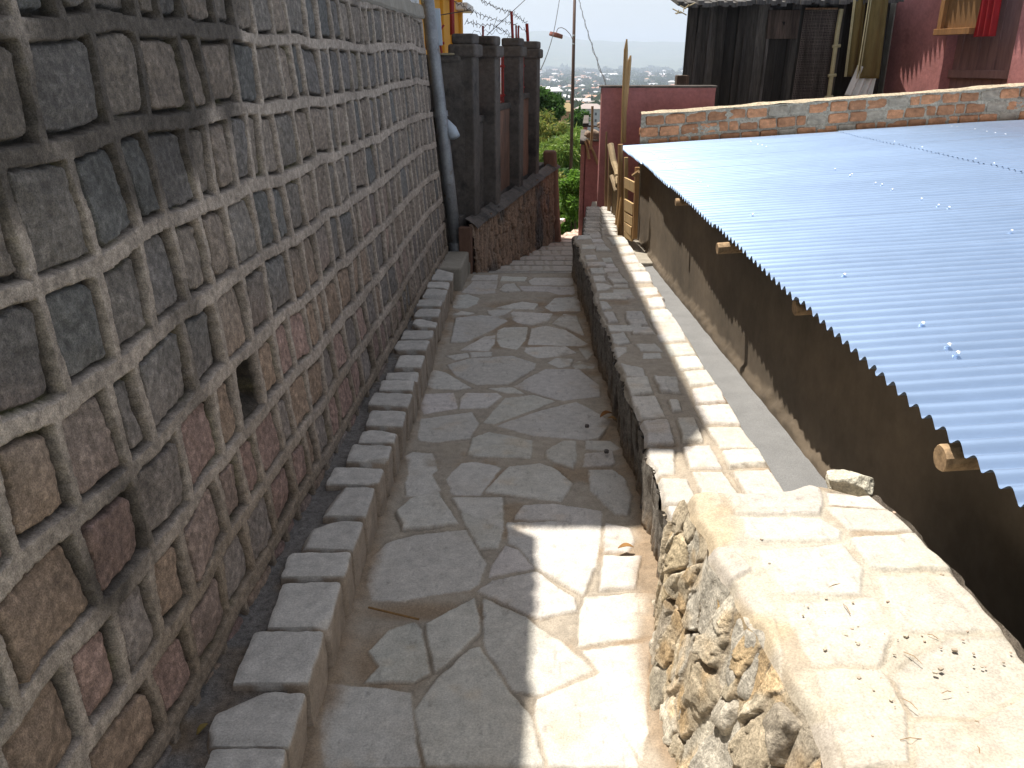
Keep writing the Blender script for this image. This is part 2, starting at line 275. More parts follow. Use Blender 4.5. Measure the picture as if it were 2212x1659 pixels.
STONE = np.array((.505, .475, .43)); CEMENT = np.array((.345, .30, .24)); SOIL = np.array((.25, .18, .115))
def paving(X, Y, polys, seed, lift=.0045, sand=.45, soil_amt=.2, cemc=None, grv=1.):
    """height and colour of flat stones bedded in cement, partly smeared and dusted with soil"""
    d, k = poly_field(X, Y, polys)
    s = sstep(-.001, .006, d)
    pr = np.random.RandomState(seed); cols = STONE*(1+pr.uniform(-.10, .08, (len(polys)+1, 1)))*(1+pr.uniform(-.018, .018, (len(polys)+1, 3)))
    hs = pr.uniform(-.003, .004, len(polys)+1); tilt = pr.uniform(-.012, .012, (len(polys)+1, 2))
    fine = fbm(X*60, Y*60, 3, 3); mid = fbm(X*14, Y*14, seed, 4); low = fbm(X*3.1, Y*3.1, seed+4, 3)
    h = s*(lift+hs[k]+tilt[k, 0]*(X-.1)+tilt[k, 1]*(np.mod(Y, .5)-.25)+.0015*mid)+(1-s)*(.002*mid+.001*fine)
    groove = np.exp(-((d+.004)/(.0035 if grv < 2 else .0026))**2)*sstep(-.15+.12*(grv > 2), .35, fbm(X*5, Y*5, seed+9, 2)); h = h-.007*groove
    c = cols[k]*(1+.07*mid+.06*fine)[..., None]
    rusty = sstep(.25, .6, fbm(X*7, Y*7, seed+2, 4)); c = mix(c, c*np.array((1.02, .88, .72)), rusty*.5)
    pits = sstep(.42, .6, fbm(X*70, Y*22, seed+3, 3)); c = c*(1-.22*pits)[..., None]; h = h-.0012*pits*s
    cem = (CEMENT if cemc is None else np.array(cemc))*(1+.12*mid+.10*fine)[..., None]
    cem = mix(cem, SOIL*(1+.2*mid)[..., None], sstep(.1, .5, low+.35*mid)*.8+soil_amt*.3)
    smear = sstep(.35, .62, fbm(X*6, Y*6, seed+6, 4)+.15*low)*sstep(.05, .0, d-.02)*s
    col = mix(cem, c, s*(1-.7*smear))
    dust = sstep(.1, .6, fbm(X*4, Y*4, seed+12, 4)); col = mix(col, np.array((.36, .29, .20)), dust*.22*sand*2)
    col = col*(1-np.minimum(.75, .30*grv)*groove)[..., None]
    return h, col, d, k

# ---- the path: traced flagstones near, laid stones beyond the step
PATH_P = mm(PATH)
def edgeL(Y): return np.interp(Y, [0, 2.7, 4.2, 5, 6.2, 7], [-.535, -.525, -.505, -.49, -.45, -.45])
def edgeR(Y): return np.interp(Y, [0, 1.6, 2.0, 2.4, 2.9, 7.1], [.40, .40, .41, .46, .53, .54])
def ys(a, b, d0, d1):
    out = [a]
    while out[-1] < b: out.append(out[-1]+d0+(d1-d0)*(out[-1]-a)/(b-a))
    return np.array(out)
Yv = ys(.7, 7.04, .006, .010); sx = np.linspace(0, 1, 200)
Yg, Sg = np.meshgrid(Yv, sx, indexing='ij'); Xg = (edgeL(Yg)-.05)+(edgeR(Yg)-edgeL(Yg)+.10)*Sg
extra = [[(-.5, 1.5), (-.15, 1.52), (-.1, 1.2), (-.48, 1.1)], [(-.1, 1.5), (.2, 1.5), (.25, 1.0), (-.05, 1.1)], [(.2, 1.5), (.38, 1.5), (.36, .9), (.25, .9)]]
h, c, d, k = paving(Xg, Yg, PATH_P+[np.array(e) for e in extra], 5)
for (ux, uy, rx, ry, dep) in ((.02, 6.03, .22, .10, .03), (-.38, 2.0, .12, .14, .006), (.42, 3.2, .08, .10, .008), (-.30, 2.25, .20, .05, .01), (.44, 3.65, .06, .1, .01)):
    g = np.exp(-(((Xg-ux)/rx)**2+((Yg-uy)/ry)**2)**2)*sstep(.004, -.004, d); h = h-dep*g; c = mix(c, SOIL*1.05, g*.9)
edge = np.minimum(Xg-edgeL(Yg), edgeR(Yg)-Xg); dirt = sstep(.075, .0, edge+.03*fbm(Xg*12, Yg*12, 6, 3))
h = h+.012*dirt*(.6+.6*fbm(Xg*25, Yg*25, 2, 3)); c = mix(c, SOIL*(1+.25*fbm(Xg*30, Yg*30, 5, 3))[..., None], dirt*.85)
Z = -.009*Yg+h
path = mesh_np('path', np.stack([Xg, Yg, Z], -1), grid_faces(len(Yv), 200), M['paving'], cols=c)
path.data.flip_normals() if False else None
tag(path, 'narrow lane of crazy-paved pale flagstones in cement', 'path', kind='structure')

# ---- stepped lane beyond the first step
def lane_l(Y): return -.40+.235*(Y-7.0)
def lane_r(Y): return .545+.105*(Y-7.0)
steps = [7.04, 7.5, 8.0, 8.5, 9.0, 9.6, 10.2, 10.8, 11.4, 12.1, 12.8, 13.5, 14.3]
V, F, CC = [], [], []; n0 = 0
for i in range(len(steps)-1):
    y0, y1 = steps[i], steps[i+1]; zt = -.13-.13*(y0-7.04)
    ny, nx = int((y1-y0)/.014)+2, 90
    yy = np.linspace(y0, y1, ny); Y2, S2 = np.meshgrid(yy, np.linspace(0, 1, nx), indexing='ij'); X2 = lane_l(Y2)-.12+(lane_r(Y2)-lane_l(Y2)+.2)*S2
    P2 = []; x = -.7
    rr = random.Random(i)
    xa = lane_l(y0)-.2
    while xa < lane_r(y1)+.1:
        wdt = rr.uniform(.16, .34); ymid = y0+(y1-y0)*rr.uniform(.4, .6); j = lambda: rr.uniform(-.02, .02)
        P2.append([(xa+.008, y0+.004), (xa+wdt-.008, y0+.004+abs(j())*.3), (xa+wdt-.008+j(), ymid), (xa+.01+j(), ymid+j())])
        w2 = wdt*rr.uniform(.4, .6)
        P2.append([(xa+.01, ymid+.02), (xa+w2, ymid+.02), (xa+w2+j(), y1-.015), (xa+.012+j(), y1-.012)])
        P2.append([(xa+w2+.02, ymid+.02), (xa+wdt-.01, ymid+.02), (xa+wdt-.01+j(), y1-.012), (xa+w2+.02, y1-.015)])
        xa += wdt
    h2, c2, _, _ = paving(X2, Y2, [np.array(p) for p in P2], 20+i)
    c2 = c2*.55+.45*c2.mean((0, 1)); h2 = h2*.6; c2 = mix(c2, c2*np.array((1.05, .93, .85)), np.full(X2.shape, min(1, i*.15)))
    slope = -.03*(Y2-y0)/(y1-y0)
    V.append(np.stack([X2, Y2, zt+slope+h2], -1).reshape(-1, 3)); F.append(grid_faces(ny, nx)+n0); CC.append(c2.reshape(-1, 3)); n0 += ny*nx
    # riser at the near edge of this tread
    top = (-.009*y0 if i == 0 else -.13-.13*(steps[i-1]-7.04)-.03)+.006
    zz = np.linspace(zt-.01, top, 8); Z3, S3 = np.meshgrid(zz, np.linspace(0, 1, 40), indexing='ij'); X3 = lane_l(y0)-.12+(lane_r(y0)-lane_l(y0)+.2)*S3
    V.append(np.stack([X3, y0+.006*fbm(X3*20, Z3*30, 2, 3), Z3], -1).reshape(-1, 3)); F.append(grid_faces(8, 40)+n0); CC.append(np.tile(STONE*.8, (8*40, 1))); n0 += 320
tag(mesh_np('stepped_path', np.concatenate(V), np.concatenate(F), M['paving'], cols=np.concatenate(CC)), 'shallow stone steps leading down to the lane end', 'steps', kind='structure')

# ---- left retaining wall of squared stones with raised ribbon pointing
def wallX(Y, z): return -.895+.05*Y-.085*(z-.12)
def ribbon_wall(Yv, Zv, seed=3):
    Y, Zz = np.meshgrid(Yv, Zv, indexing='ij')
    rows = np.array([-.30, -.06, .17, .37, .58, .80, 1.03, 1.26, 1.50, 1.73, 1.955, 2.2])
    wave = .016*vnoise(Y*1.6, 0, seed)+.014*vnoise(Y*3.9, 4., seed+1)+.005*vnoise(Y*8, Zz*4, seed+2)+.0025*fbm(Y*40, Zz*40, 1, 2)
    zw = Zz+wave; r = np.clip(np.searchsorted(rows, zw)-1, 0, len(rows)-2)
    lo, hi = rows[r], rows[r+1]; zm = (lo+hi)/2
    pr = np.random.RandomState(seed)
    lean = .16*vnoise(Y*3.1, r*7.7, 2.)-.04
    yw = Y+lean*(zw-zm)+.006*vnoise(Y*12, Zz*12, 5.)+.0025*fbm(Y*45, Zz*45, 7, 2)
    left = np.zeros_like(Y); right = np.zeros_like(Y); cid = np.zeros(Y.shape, int)
    for k in range(len(rows)-1):
        e = [-2.]
        while e[-1] < 8: e.append(e[-1]+pr.choice([pr.uniform(.12, .17), pr.uniform(.17, .24), pr.uniform(.22, .29)], p=[.3, .5, .2]))
        e = np.array(e); m = r == k; j = np.clip(np.searchsorted(e, yw[m])-1, 0, len(e)-2); left[m] = e[j]; right[m] = e[j+1]; cid[m] = j+k*100
    dr = np.minimum(zw-lo, hi-zw); dl = yw-left; dR = right-yw; dc = np.minimum(dl, dR)
    wr = .0205+.004*vnoise(Y*5, Zz*5, 11.)+.002*fbm(Y*30, Zz*30, 3, 2); wc = .0140+.003*vnoise(Y*6, Zz*6, 13.)+.002*fbm(Y*30, Zz*30, 6, 2)
    a, b = dr-wr, dc-wc; e = np.minimum(a, b)
    rc = np.random.RandomState(seed+1).uniform(.006, .035, 2000)[cid]
    corner = (a < rc) & (b < rc); er = np.where(corner, rc-np.hypot(rc-a, rc-b), e)
    rg = np.random.RandomState(seed+2); g0 = rg.uniform(.001, .008, 2000)[cid]; gr = np.maximum(0, rg.uniform(-.004, .044, 2000))[cid]; gt = np.maximum(0, rg.uniform(-.012, .026, 2000))[cid]
    g = g0+gr*sstep(.06, .0, dR)*(dR < dl)+gt*sstep(.05, 0, zw-lo)+.012*np.maximum(0, fbm(Y*16, Zz*16, 9, 3))
    fine = fbm(Y*55, Zz*55, 4, 3); mid = fbm(Y*15, Zz*15, 6, 4)
    s = sstep(0, .007, er-g+.003*fine)
    ih = np.argmin(np.hypot(Y-2.35, Zz-.69)); hole = cid == cid.ravel()[ih]
    rib = sstep(.0030, -.0005, e+.0015*fine)
    dep = rg.uniform(-.011, -.001, 2000)[cid]; bulge = rg.uniform(.0, .012, 2000)[cid]; ta, tb = rg.uniform(-.09, .09, (2, 2000))
    hs = dep+bulge*sstep(0, .07, er)+.005*mid+.002*fine+ta[cid]*(yw-(left+right)/2)+tb[cid]*(zw-zm)
    hs = np.where(hole, -.13*sstep(-.09, .0, zw-zm), hs)
    hgap = -.028+.006*mid; hr = .004+.002*mid+.0012*fine
    h = hgap*(1-s)+hs*s; h = h*(1-rib)+hr*rib
    base = np.array([(.165, .158, .145), (.205, .185, .16), (.24, .205, .17), (.15, .148, .138), (.26, .215, .17)])
    warm = np.array([(.32, .215, .175), (.29, .215, .175), (.32, .23, .165), (.25, .21, .18), (.33, .225, .185)])
    low = sstep(1.15, .75, zw+.22*vnoise(Y*1.2, 3.3, 0)); pick = rg.randint(0, 5, 2000)[cid]
    cs = mix(base[pick], warm[pick], low*sstep(6.5, 3.0, Y)*.9+.12)*(rg.uniform(.85, 1.12, 2000)[cid]*(1+.16*mid+.14*fine))[..., None]
    cs = cs*.88
    cs = np.where(hole[..., None], np.array((.05, .04, .03)), cs)
    speck = sstep(.1, .5, fbm(Y*75, Zz*75, 8, 2))-.35*sstep(.1, .5, fbm(Y*60, Zz*60, 58, 2)); cs = cs*(1+.35*speck)[..., None]
    cr = np.array((.39, .325, .265))*(1+.22*mid+.16*fine+.14*vnoise(Y*5, Zz*5, 40.))[..., None]
    cr = mix(cr, np.array((.22, .165, .11))*(1+.2*mid)[..., None], sstep(.55, .1, Zz+.2*vnoise(Y*3, Zz*3, 1.))*.75)
    cg = np.array((.04, .032, .024))*(1+.5*mid)[..., None]; moss = sstep(.15, .5, fbm(Y*9, Zz*9, 22, 3)); cg = mix(cg, np.array((.09, .08, .035)), moss)
    col = mix(cg, cs, s); col = mix(col, cr, rib)
    # black mould: patches spreading from above on the near end
    mould = sstep(.10, .42, fbm(Y*1.9, Zz*1.5, 31, 4)+.70*sstep(1.15, 1.5, Zz)-.55*sstep(2.3, 3.2, Y)-.34)
    col = col*(1-mould*(.30+.45*rib))[..., None]
    return Y, Zz, h, col
Ywv = ys(.75, 7.0, .0036, .0085); Zwv = np.arange(.04, 2.003, .0046)
Yw_, Zw_, hw_, cw_ = ribbon_wall(Ywv, Zwv)
Xw_ = wallX(Yw_, Zw_)+hw_
rw = thing('retaining_wall', 'tall left wall of squared dark stones with raised mortar ribbons', 'wall', (-.9, 4, 0))
mesh_np('stone_facing', np.stack([Xw_-0, Yw_, Zw_], -1), grid_faces(len(Ywv), len(Zwv)), M['masonry'], None, cw_).parent = rw
bpy.data.objects['stone_facing'].matrix_parent_inverse = rw.matrix_world.inverted()
def put(o, parent):
    o.parent = parent; o.location = -parent.location; return o      # world-coordinate mesh under its thing
put(bpy.data.objects['stone_facing'], rw); bpy.data.objects['stone_facing'].matrix_parent_inverse.identity()
b = MB()
b.box((-2.0, -2.5, -.3), (-.99, .80, 1.99)); b.obox((-1.12, .8, -.3), (-.35, 0, 0), (.31, 6.2, 0), (0, 0, 2.26))
b.box((-.99, -2.5, -.3), (-.90, .745, 1.99))
put(b.build('backing', M['plaster_light']), rw)
Yc = np.linspace(.7, 7.02, 260); prof = [(-.30, 1.955), (.012, 1.950), (.022, 1.965), (.02, 2.035), (.01, 2.05), (-.30, 2.06)]
Vc = np.array([[(wallX(y, pz)+px+.006*vnoise(y*9, pz*20), y, pz+.006*vnoise(y*7, px*9, 2)) for px, pz in prof] for y in Yc])
put(mesh_np('coping', Vc.reshape(-1, 3), grid_faces(len(Yc), len(prof)), M['plaster_light'], smooth=False), rw)

# ---- cement strip between wall and kerb
Ys = ys(.7, 6.75, .008, .012); S = np.linspace(0, 1, 60); Y, Sg = np.meshgrid(Ys, S, indexing='ij')
X = (wallX(Y, .1)-.03)+(edgeL(Y)-.06-(wallX(Y, .1)-.03))*Sg
m_ = fbm(X*14, Y*14, 5, 4); zc = .112+.006*m_+.003*fbm(X*50, Y*50, 1, 2)+.02*sstep(.12, 0, Sg)
cs_ = mix(np.array((.17, .155, .14))*(1+.2*m_)[..., None], SOIL*.75, sstep(0, .5, fbm(X*5, Y*5, 8, 3)))
kerb = thing('kerb', 'row of squared pale kerb stones along the foot of the tall left wall', 'kerb', (-.6, 4, 0))
put(mesh_np('cement_bed', np.stack([X, Y, zc], -1), grid_faces(len(Ys), 60, True), M['masonry'], cols=cs_), kerb)
KS = [(1.02, 1.19), (1.21, 1.36)]+[(a, b_) for _, a, _, b_ in KERB]
kr = random.Random(4)
for i, (a, b_) in enumerate(KS):
    ym = (a+b_)/2; xr = float(np.interp(ym, [1.3, 2.5, 3.5, 4.5, 6.3], [-.535, -.522, -.49, -.47, -.452])); wd = kr.uniform(.175, .23)*(1-.03*ym); top = .145+kr.uniform(-.006, .010)
    R = Rocks(); col = STONE*kr.uniform(.86, 1.02)
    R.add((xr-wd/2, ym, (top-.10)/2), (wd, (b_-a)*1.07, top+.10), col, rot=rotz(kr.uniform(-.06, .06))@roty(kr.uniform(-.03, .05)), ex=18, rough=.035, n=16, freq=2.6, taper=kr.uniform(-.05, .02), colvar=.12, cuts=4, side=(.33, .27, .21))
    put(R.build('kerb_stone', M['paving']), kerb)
b = MB(); b.obox((-.60, 6.42, -.2), (.20, 0, 0), (.03, .62, 0), (0, 0, .33)); b.obox((-.72, 7.0, -.2), (.36, 0, 0), (.02, .3, 0), (0, 0, .24))
put(b.build('end_block', M['plaster_light'], bevel=.015), kerb)

# ---- right hand low parapet: bench height part
BEN = mm(BENCH)
bx = thing('stone_parapet', 'low pale stone-topped parapet on the right, broken rubble at its near end', 'parapet', (.7, 4, 0))
rr = random.Random(8)
fill = [np.array(p) for p in ([(.51, 2.61), (.62, 2.60), (.625, 2.42), (.505, 2.43)], [(.645, 2.67), (.76, 2.665), (.775, 2.46), (.65, 2.45)], [(.79, 2.66), (.93, 2.67), (.94, 2.47), (.795, 2.45)], [(.51, 2.41), (.66, 2.42), (.66, 2.2), (.51, 2.2)], [(.68, 2.42), (.85, 2.43), (.86, 2.22), (.68, 2.22)], [(.87, 2.44), (.94, 2.44), (.94, 2.2), (.88, 2.2)])]
y = 4.6
for (x0, x1, ya, yb, lo, hi) in ((.66, .76, 3.75, 6.9, .10, .2), (.80, .95, 6.6, 7.0, .15, .2), (.545, .66, 6.3, 7.0, .14, .2)):
    y = ya
    while y < yb:
        l = rr.uniform(lo, hi); j = lambda: rr.uniform(-.015, .015)
        if rr.random() < .75: fill.append(np.array([(x0+j(), y+.012), (x1+j(), y+.012+j()*.5), (x1+j(), y+l-.012), (x0+j(), y+l-.012+j()*.5)]))
        y += l
def bl(Y): return .515+.012*vnoise(Y*5, 1.)+.006*vnoise(Y*17, 2.)
def brr(Y): return .945+.012*(Y > 5)+.010*vnoise(Y*5, 4.)
Yb = ys(2.12, 7.02, .007, .010); Y, Sg = np.meshgrid(Yb, np.linspace(0, 1, 90), indexing='ij')
X = bl(Y)+(brr(Y)-bl(Y))*Sg
h, c, d, k = paving(X, Y, BEN+fill, 31, lift=.009, soil_amt=.3)
er = np.minimum(X-bl(Y), brr(Y)-X); Z = .268+h-.02*sstep(.022, 0, er)**2
c = mix(c, c*np.array((1.03, .95, .84)), sstep(4.5, 2.6, Y)*.3)
put(mesh_np('paved_top', np.stack([X, Y, Z], -1), grid_faces(len(Yb), 90), M['paving'], cols=c), bx)
# left face of thin stones laid on edge
Zf = np.linspace(-.12, .262, 60); Y, Zz = np.meshgrid(ys(2.12, 7.02, .006, .009), Zf, indexing='ij')
t1 = vnoise(Y*26, Zz*4+fbm(Y*6, Zz*6, 3, 2)*1.5, 2.); t2 = fbm(Y*60, Zz*14, 5, 3)
hf = .012*t1+.007*t2+.010*sstep(.1, .26, Zz)-.02*sstep(.55, .8, np.abs(t1))
cf = mix(np.array((.22, .20, .175)), np.array((.10, .085, .07)), sstep(.0, .5, -t1+.3*t2)); cf = mix(cf, SOIL*.9, sstep(.10, -.02, Zz+.06*t2)*.8)
cf = cf*(1+.2*fbm(Y*12, Zz*12, 9, 4))[..., None]
Xf = bl(Y)-hf+.004
put(mesh_np('side_face', np.stack([Xf, Y, Zz], -1), grid_faces(Y.shape[0], 60, True), M['masonry'], cols=cf), bx)
b = MB(); b.obox((.56, 2.0, -.3), (.36, 0, 0), (.0, 5.0, 0), (0, 0, .54)); b.obox((.50, 2.0, -.3), (.44, 0, 0), (0, .05, 0), (0, 0, .5))
b.box((.98, 7.03, -.6), (1.235, 8.0, .03)); b.obox((.53, 6.95, -.4), (.43, 0, 0), (.0, .09, 0), (0, 0, .655))
b.obox((.60, 7.04, -.7), (.32, 0, 0), (.24, 2.3, 0), (0, 0, .83)); b.obox((.84, 9.3, -1.2), (.3, 0, 0), (.2, 1.6, 0), (0, 0, 1.15))
put(b.build('core', M['plaster_light'], bevel=.01), bx)
# lower bench beyond, stone faced
R = Rocks(); rr = random.Random(5); y = 7.06
while y < 9.3:
    l = rr.uniform(.16, .24); xo = .105*(y-7)
    for x0, wd in ((.60, .16), (.765, .15)):
        R.add((x0+wd/2+xo, y+l/2, .10), (wd*.98, l*.94, .09), STONE*rr.uniform(.85, 1.02), ex=10, rough=.05, n=6)
    for z in (-.02, -.13, -.25, -.37, -.5):
        R.add((.60+xo+.02, y+l/2, z), (.09, l*.96, .10), np.array((.26, .22, .18))*rr.uniform(.7, 1.1), ex=6, rough=.1, n=6)
    y += l
put(R.build('lower_stones', M['rock']), bx)

# ---- near end: higher, broken open, slabs on top
SL = mm(SLAB)
def nl(Y): return np.interp(Y, [.6, 1.1, 1.3, 1.5, 1.7, 2.0, 2.2, 2.35], [.60, .56, .56, .54, .505, .50, .505, .53])+.010*vnoise(Y*9, 3.)+.003*vnoise(Y*30, 1.)
def nr(Y): return np.interp(Y, [.6, 1.7, 2.02, 2.14, 2.22, 2.35], [1.085, 1.078, 1.065, 1.045, .99, .90])+.006*vnoise(Y*20, 8.)
Yn = ys(.62, 2.27, .0052, .0054); Y, Sg = np.meshgrid(Yn, np.linspace(0, 1, 120), indexing='ij'); X = nl(Y)+(nr(Y)-nl(Y))*Sg
h, c, d, k = paving(X, Y, SL, 47, lift=.0022, sand=.9, soil_amt=.0, cemc=(.445, .405, .335), grv=2.2)
c = c*.93; c = mix(c, np.array((.43, .375, .29))*(1+.14*fbm(X*10, Y*10, 2, 3))[..., None], sstep(1.9, 1.1, Y+.5*vnoise(X*4, Y*4, 1.)-.35*(X-.8))*.45+.12)
och = sstep(.12, .02, X-nl(Y)-.03)*sstep(.1, .4, vnoise(X*8, Y*8, 15.)); c = mix(c, np.array((.42, .33, .21)), och*.7)
er = np.minimum(X-nl(Y), nr(Y)-X); Z = .495+h+.010*fbm(X*4, Y*4, 4, 3)-.035*sstep(.035, 0, er)**2-.20*sstep(2.10, 2.27, Y+.04*vnoise(X*9, 2.))-.012*sstep(.12, 0, X-nl(Y))
nb = mesh_np('slab_top', np.stack([X, Y, Z], -1), grid_faces(len(Yn), 120), M['paving'], cols=c); put(nb, bx)
# right side of the near end
Zf = np.linspace(-1.0, .485, 50); Y, Zz = np.meshgrid(Yn, Zf, indexing='ij'); X = nr(Y)+.004-.01*fbm(Y*20, Zz*20, 2, 3)-.0*Zz
put(mesh_np('shed_side_face', np.stack([X, Y, np.minimum(Zz, .485-.20*sstep(2.10, 2.27, Y))], -1), grid_faces(len(Yn), 50), M['masonry'], cols=np.tile(np.array((.2, .17, .14)), (Y.size, 1))), bx)
# broken face on the lane side: angular stones set tight in crumbling mortar
Yn2 = ys(.62, 2.27, .0042, .0043); Zf = np.linspace(-.12, .47, 170); Y, Zz = np.meshgrid(Yn2, Zf, indexing='ij')
pr = np.random.RandomState(9); seeds = []
while len(seeds) < 74:
    c_ = np.array((pr.uniform(.6, 2.3), pr.uniform(-.12, .5)))
    if all(np.hypot((c_[0]-s_[0])/.066, (c_[1]-s_[1])/.13) > pr.choice([.6, 1.2]) for s_ in seeds): seeds.append(c_)
seeds = np.array(seeds); wy = Y+.014*fbm(Y*14, Zz*14, 2, 3)+.006*fbm(Y*50, Zz*50, 4, 2); wz = Zz+.018*fbm(Y*12, Zz*12, 5, 3)+.25*(Y-1.5)*.3
D = np.hypot((wy[..., None]-seeds[:, 0])/.066, (wz[..., None]-(seeds[:, 1]+.25*(seeds[:, 0]-1.5)*.3))/.13)
i1 = D.argmin(-1); D.sort(-1); gap = D[..., 1]-D[..., 0]
big = pr.uniform(0, 1, len(seeds)); ty, tz, dp = pr.uniform(-.32, .32, len(seeds)), pr.uniform(-.22, .12, len(seeds)), pr.uniform(-.010, .022, len(seeds))
f_ = fbm(Y*11, Zz*11, 3, 4); f2 = fbm(Y*38, Zz*30, 6, 3)
st = sstep(.03, .14, gap+.05*f2); facet = dp[i1]+ty[i1]*(wy-seeds[i1, 0])+tz[i1]*(Zz-seeds[i1, 1])+.006*np.round(2.2*fbm(Y*16, Zz*9, 8, 2))+.004*f2
crev = sstep(.09, .0, gap)*sstep(-.15, .35, vnoise(Y*7, Zz*7, 21.)); mort = .001+.006*f_+.004*f2
hf = mort*(1-st)+np.maximum(facet, mort-.004)*st-.035*crev
bot = np.interp(Y, [.6, 2.0, 2.27], [.405, .42, .47]); q_ = np.clip(Zz/.47, 0, 1)
X = bot+(nl(Y)-bot)*q_-hf*(1-q_**8)
pal = np.array([(.46, .42, .35), (.42, .35, .25), (.48, .41, .30), (.52, .47, .38), (.43, .35, .23), (.36, .31, .24), (.44, .39, .31), (.26, .225, .20)]); pk = pr.choice(8, len(seeds), p=[.2, .16, .18, .16, .08, .09, .1, .03])
cst = 1.12*pal[pk][i1]*(1+.22*f_+.18*f2)[..., None]; cmo = np.array((.40, .33, .24))*(1+.3*f_+.15*f2)[..., None]
cst = mix(cst, cst*np.array((1.04, .90, .72)), sstep(.15, .5, fbm(Y*9, Zz*9, 30, 3)))
cf = mix(mix(cmo, cst, st), np.array((.10, .08, .06)), crev*.8)
put(mesh_np('rubble_face', np.stack([X, Y, np.minimum(Zz, .47-.20*sstep(2.10, 2.27, Y))], -1), grid_faces(len(Yn2), 170, True), M['rock'], cols=cf), bx)
R7 = [(300,1250,66,200,6),(605,880,52,130,5),(712,1120,66,180,0),(640,1350,80,130,4),(850,1500,76,140,7),(410,1450,40,130,0)]
RC = [(.46, .42, .35), (.36, .30, .225), (.20, .175, .155), (.44, .36, .25), (.48, .43, .35), (.44, .30, .14), (.34, .30, .23), (.36, .31, .24)]
R = Rocks(); rr = random.Random(3)
for (x, y, rx, ry, ci) in R7:
    u, v = (2400+x/1.2093)*.54004, (1700+y/1.2093)*.54004
    r_ = ray(u, v); t = (.425+.25*CH)/(r_[0]-.25*r_[2]) if v > 1200 else (.47+.10*CH)/(r_[0]-.10*r_[2])
    p = r_*t+np.array((0, 0, CH)); s = t/1789*.54004/1.2093
    a_, b__ = rx*s, ry*s
    R = Rocks(); R.add(p+np.array((.028, 0, -.012)), (2.0*a_+.04, 2.0*b__*.72, 2.0*b__*1.05), RC[ci], rot=rotx(rr.uniform(-.5, -.1))@roty(rr.uniform(.1, .4))@rotz(rr.uniform(-.3, .3)), ex=rr.uniform(5, 8), rough=.10, n=16, freq=2.6, colvar=.25, cuts=9)
    put(R.build('rubble_stone', M['rock']), bx)
R = Rocks()
R = Rocks(); p = at_z(1838, 1040, .475); R.add(p, (.13, .085, .06), (.62, .58, .47), rot=rotz(-.2), ex=5, rough=.12, n=16, cuts=8)
tag(R.build('loose_stone', M['rock']), 'loose white rounded stone on the edge of the parapet beside the shed', 'stone')
# ------------------------------------------------------------------ gutter, shed with corrugated roof
Yg_ = ys(.6, 8.2, .02, .03); Y, Sg = np.meshgrid(Yg_, np.linspace(0, 1, 24), indexing='ij'); X = .93+.34*Sg
Z = .113-.029*(Y-3.0)+.006*fbm(X*8, Y*8, 3, 3)+.012*(Sg-.5)**2*4
tag(mesh_np('gutter', np.stack([X, Y, Z], -1), grid_faces(len(Yg_), 24), M['gutter']), 'grey cement gutter strip between parapet and shed wall', kind='structure')
def shX(Y): return 1.255-.003*Y
shed = thing('shed', 'low shed with bright corrugated iron roof and brown cement walls', 'shed', (3, 4, 0))
Yl = np.linspace(.3, 8.18, 300); Zl = np.linspace(-1.2, .80, 100); Y, Zz = np.meshgrid(Yl, Zl, indexing='ij')
X = shX(Y)+.003*fbm(Y*1.6, Zz*1.6, 2, 3)+.001*fbm(Y*30, Zz*30, 3, 2)
lump = sstep(.178, .153, Zz+.029*(Y-3.0)+.022*vnoise(Y*13, 1.)+.012*vnoise(Y*31, 4.)); X = X-.022*lump
put(mesh_np('lane_wall', np.stack([X, Y, Zz], -1), grid_faces(300, 100, True), M['plaster_brown']), shed)
b = MB(); b.add([(shX(8.18), 8.18, -1.2), (5.7, 8.18, -1.2), (5.7, 8.18, 1.02), (shX(8.18), 8.18, .80)], [(0, 3, 2, 1)])
b.add([(shX(.3), .3, -1.2), (5.7, .3, -1.2), (5.7, .3, 1.02), (shX(.3), .3, .80)], [(0, 1, 2, 3)]); b.add([(5.7, .3, -1.2), (5.7, 8.18, -1.2), (5.7, 8.18, 1.02), (5.7, .3, 1.02)], [(0, 1, 2, 3)])
put(b.build('rear_walls', M['plaster_brown']), shed)
b = MB(); b.box((shX(8.1)-.012, 8.08, -.1), (shX(8.1)+.05, 8.195, .79)); put(b.build('corner_post', M['plaster_light'], bevel=.006), shed)
def eaveX(Y): return np.interp(Y, [1.5, 3, 5.4, 7.6, 9], [1.052, 1.080, 1.128, 1.152, 1.135])
def roofz(X): return .803+.062*(X-1.07)
def sheet(name, x0, x1, y0, y1, dz, step=.0075):
    Yr = np.arange(y0, y1, step); Xr = np.concatenate([np.linspace(x0, x1, 60)]); Y, X = np.meshgrid(Yr, Xr, indexing='ij')
    if x0 < 2: X = eaveX(Y)+(X-x0)*(x1-eaveX(Y))/(x1-x0)
    dent = .004*fbm(X*.9, Y*.9, 12, 3)
    Xe = X+.012*vnoise(np.floor(Y/.76)*3.1, 1.)*(X < x0+.4)*.6
    z = roofz(X)+dz+.0135*(.62*np.sin(2*math.pi*Y/.0752-math.pi/2+.4*vnoise(X*.6, Y*.5, 3.))+.38*(2*np.abs(np.sin(math.pi*Y/.0752+.2*vnoise(X*.6, Y*.5, 3.)))**.7-1.1))+dent+.006*(np.mod(Y+.02, .76)/.76)+.004*fbm(X*1.5, Y*7, 5, 2)
    o = mesh_np(name, np.stack([Xe, Y, z], -1), grid_faces(len(Yr), 60, True), M['zinc']); put(o, shed); return o
sheet('roof_sheets', 1.052, 3.55, .45, 9.0, 0)
sheet('upper_roof_sheets', 3.40, 5.9, .45, 9.0, .006)
b = MB(); rr = random.Random(2)
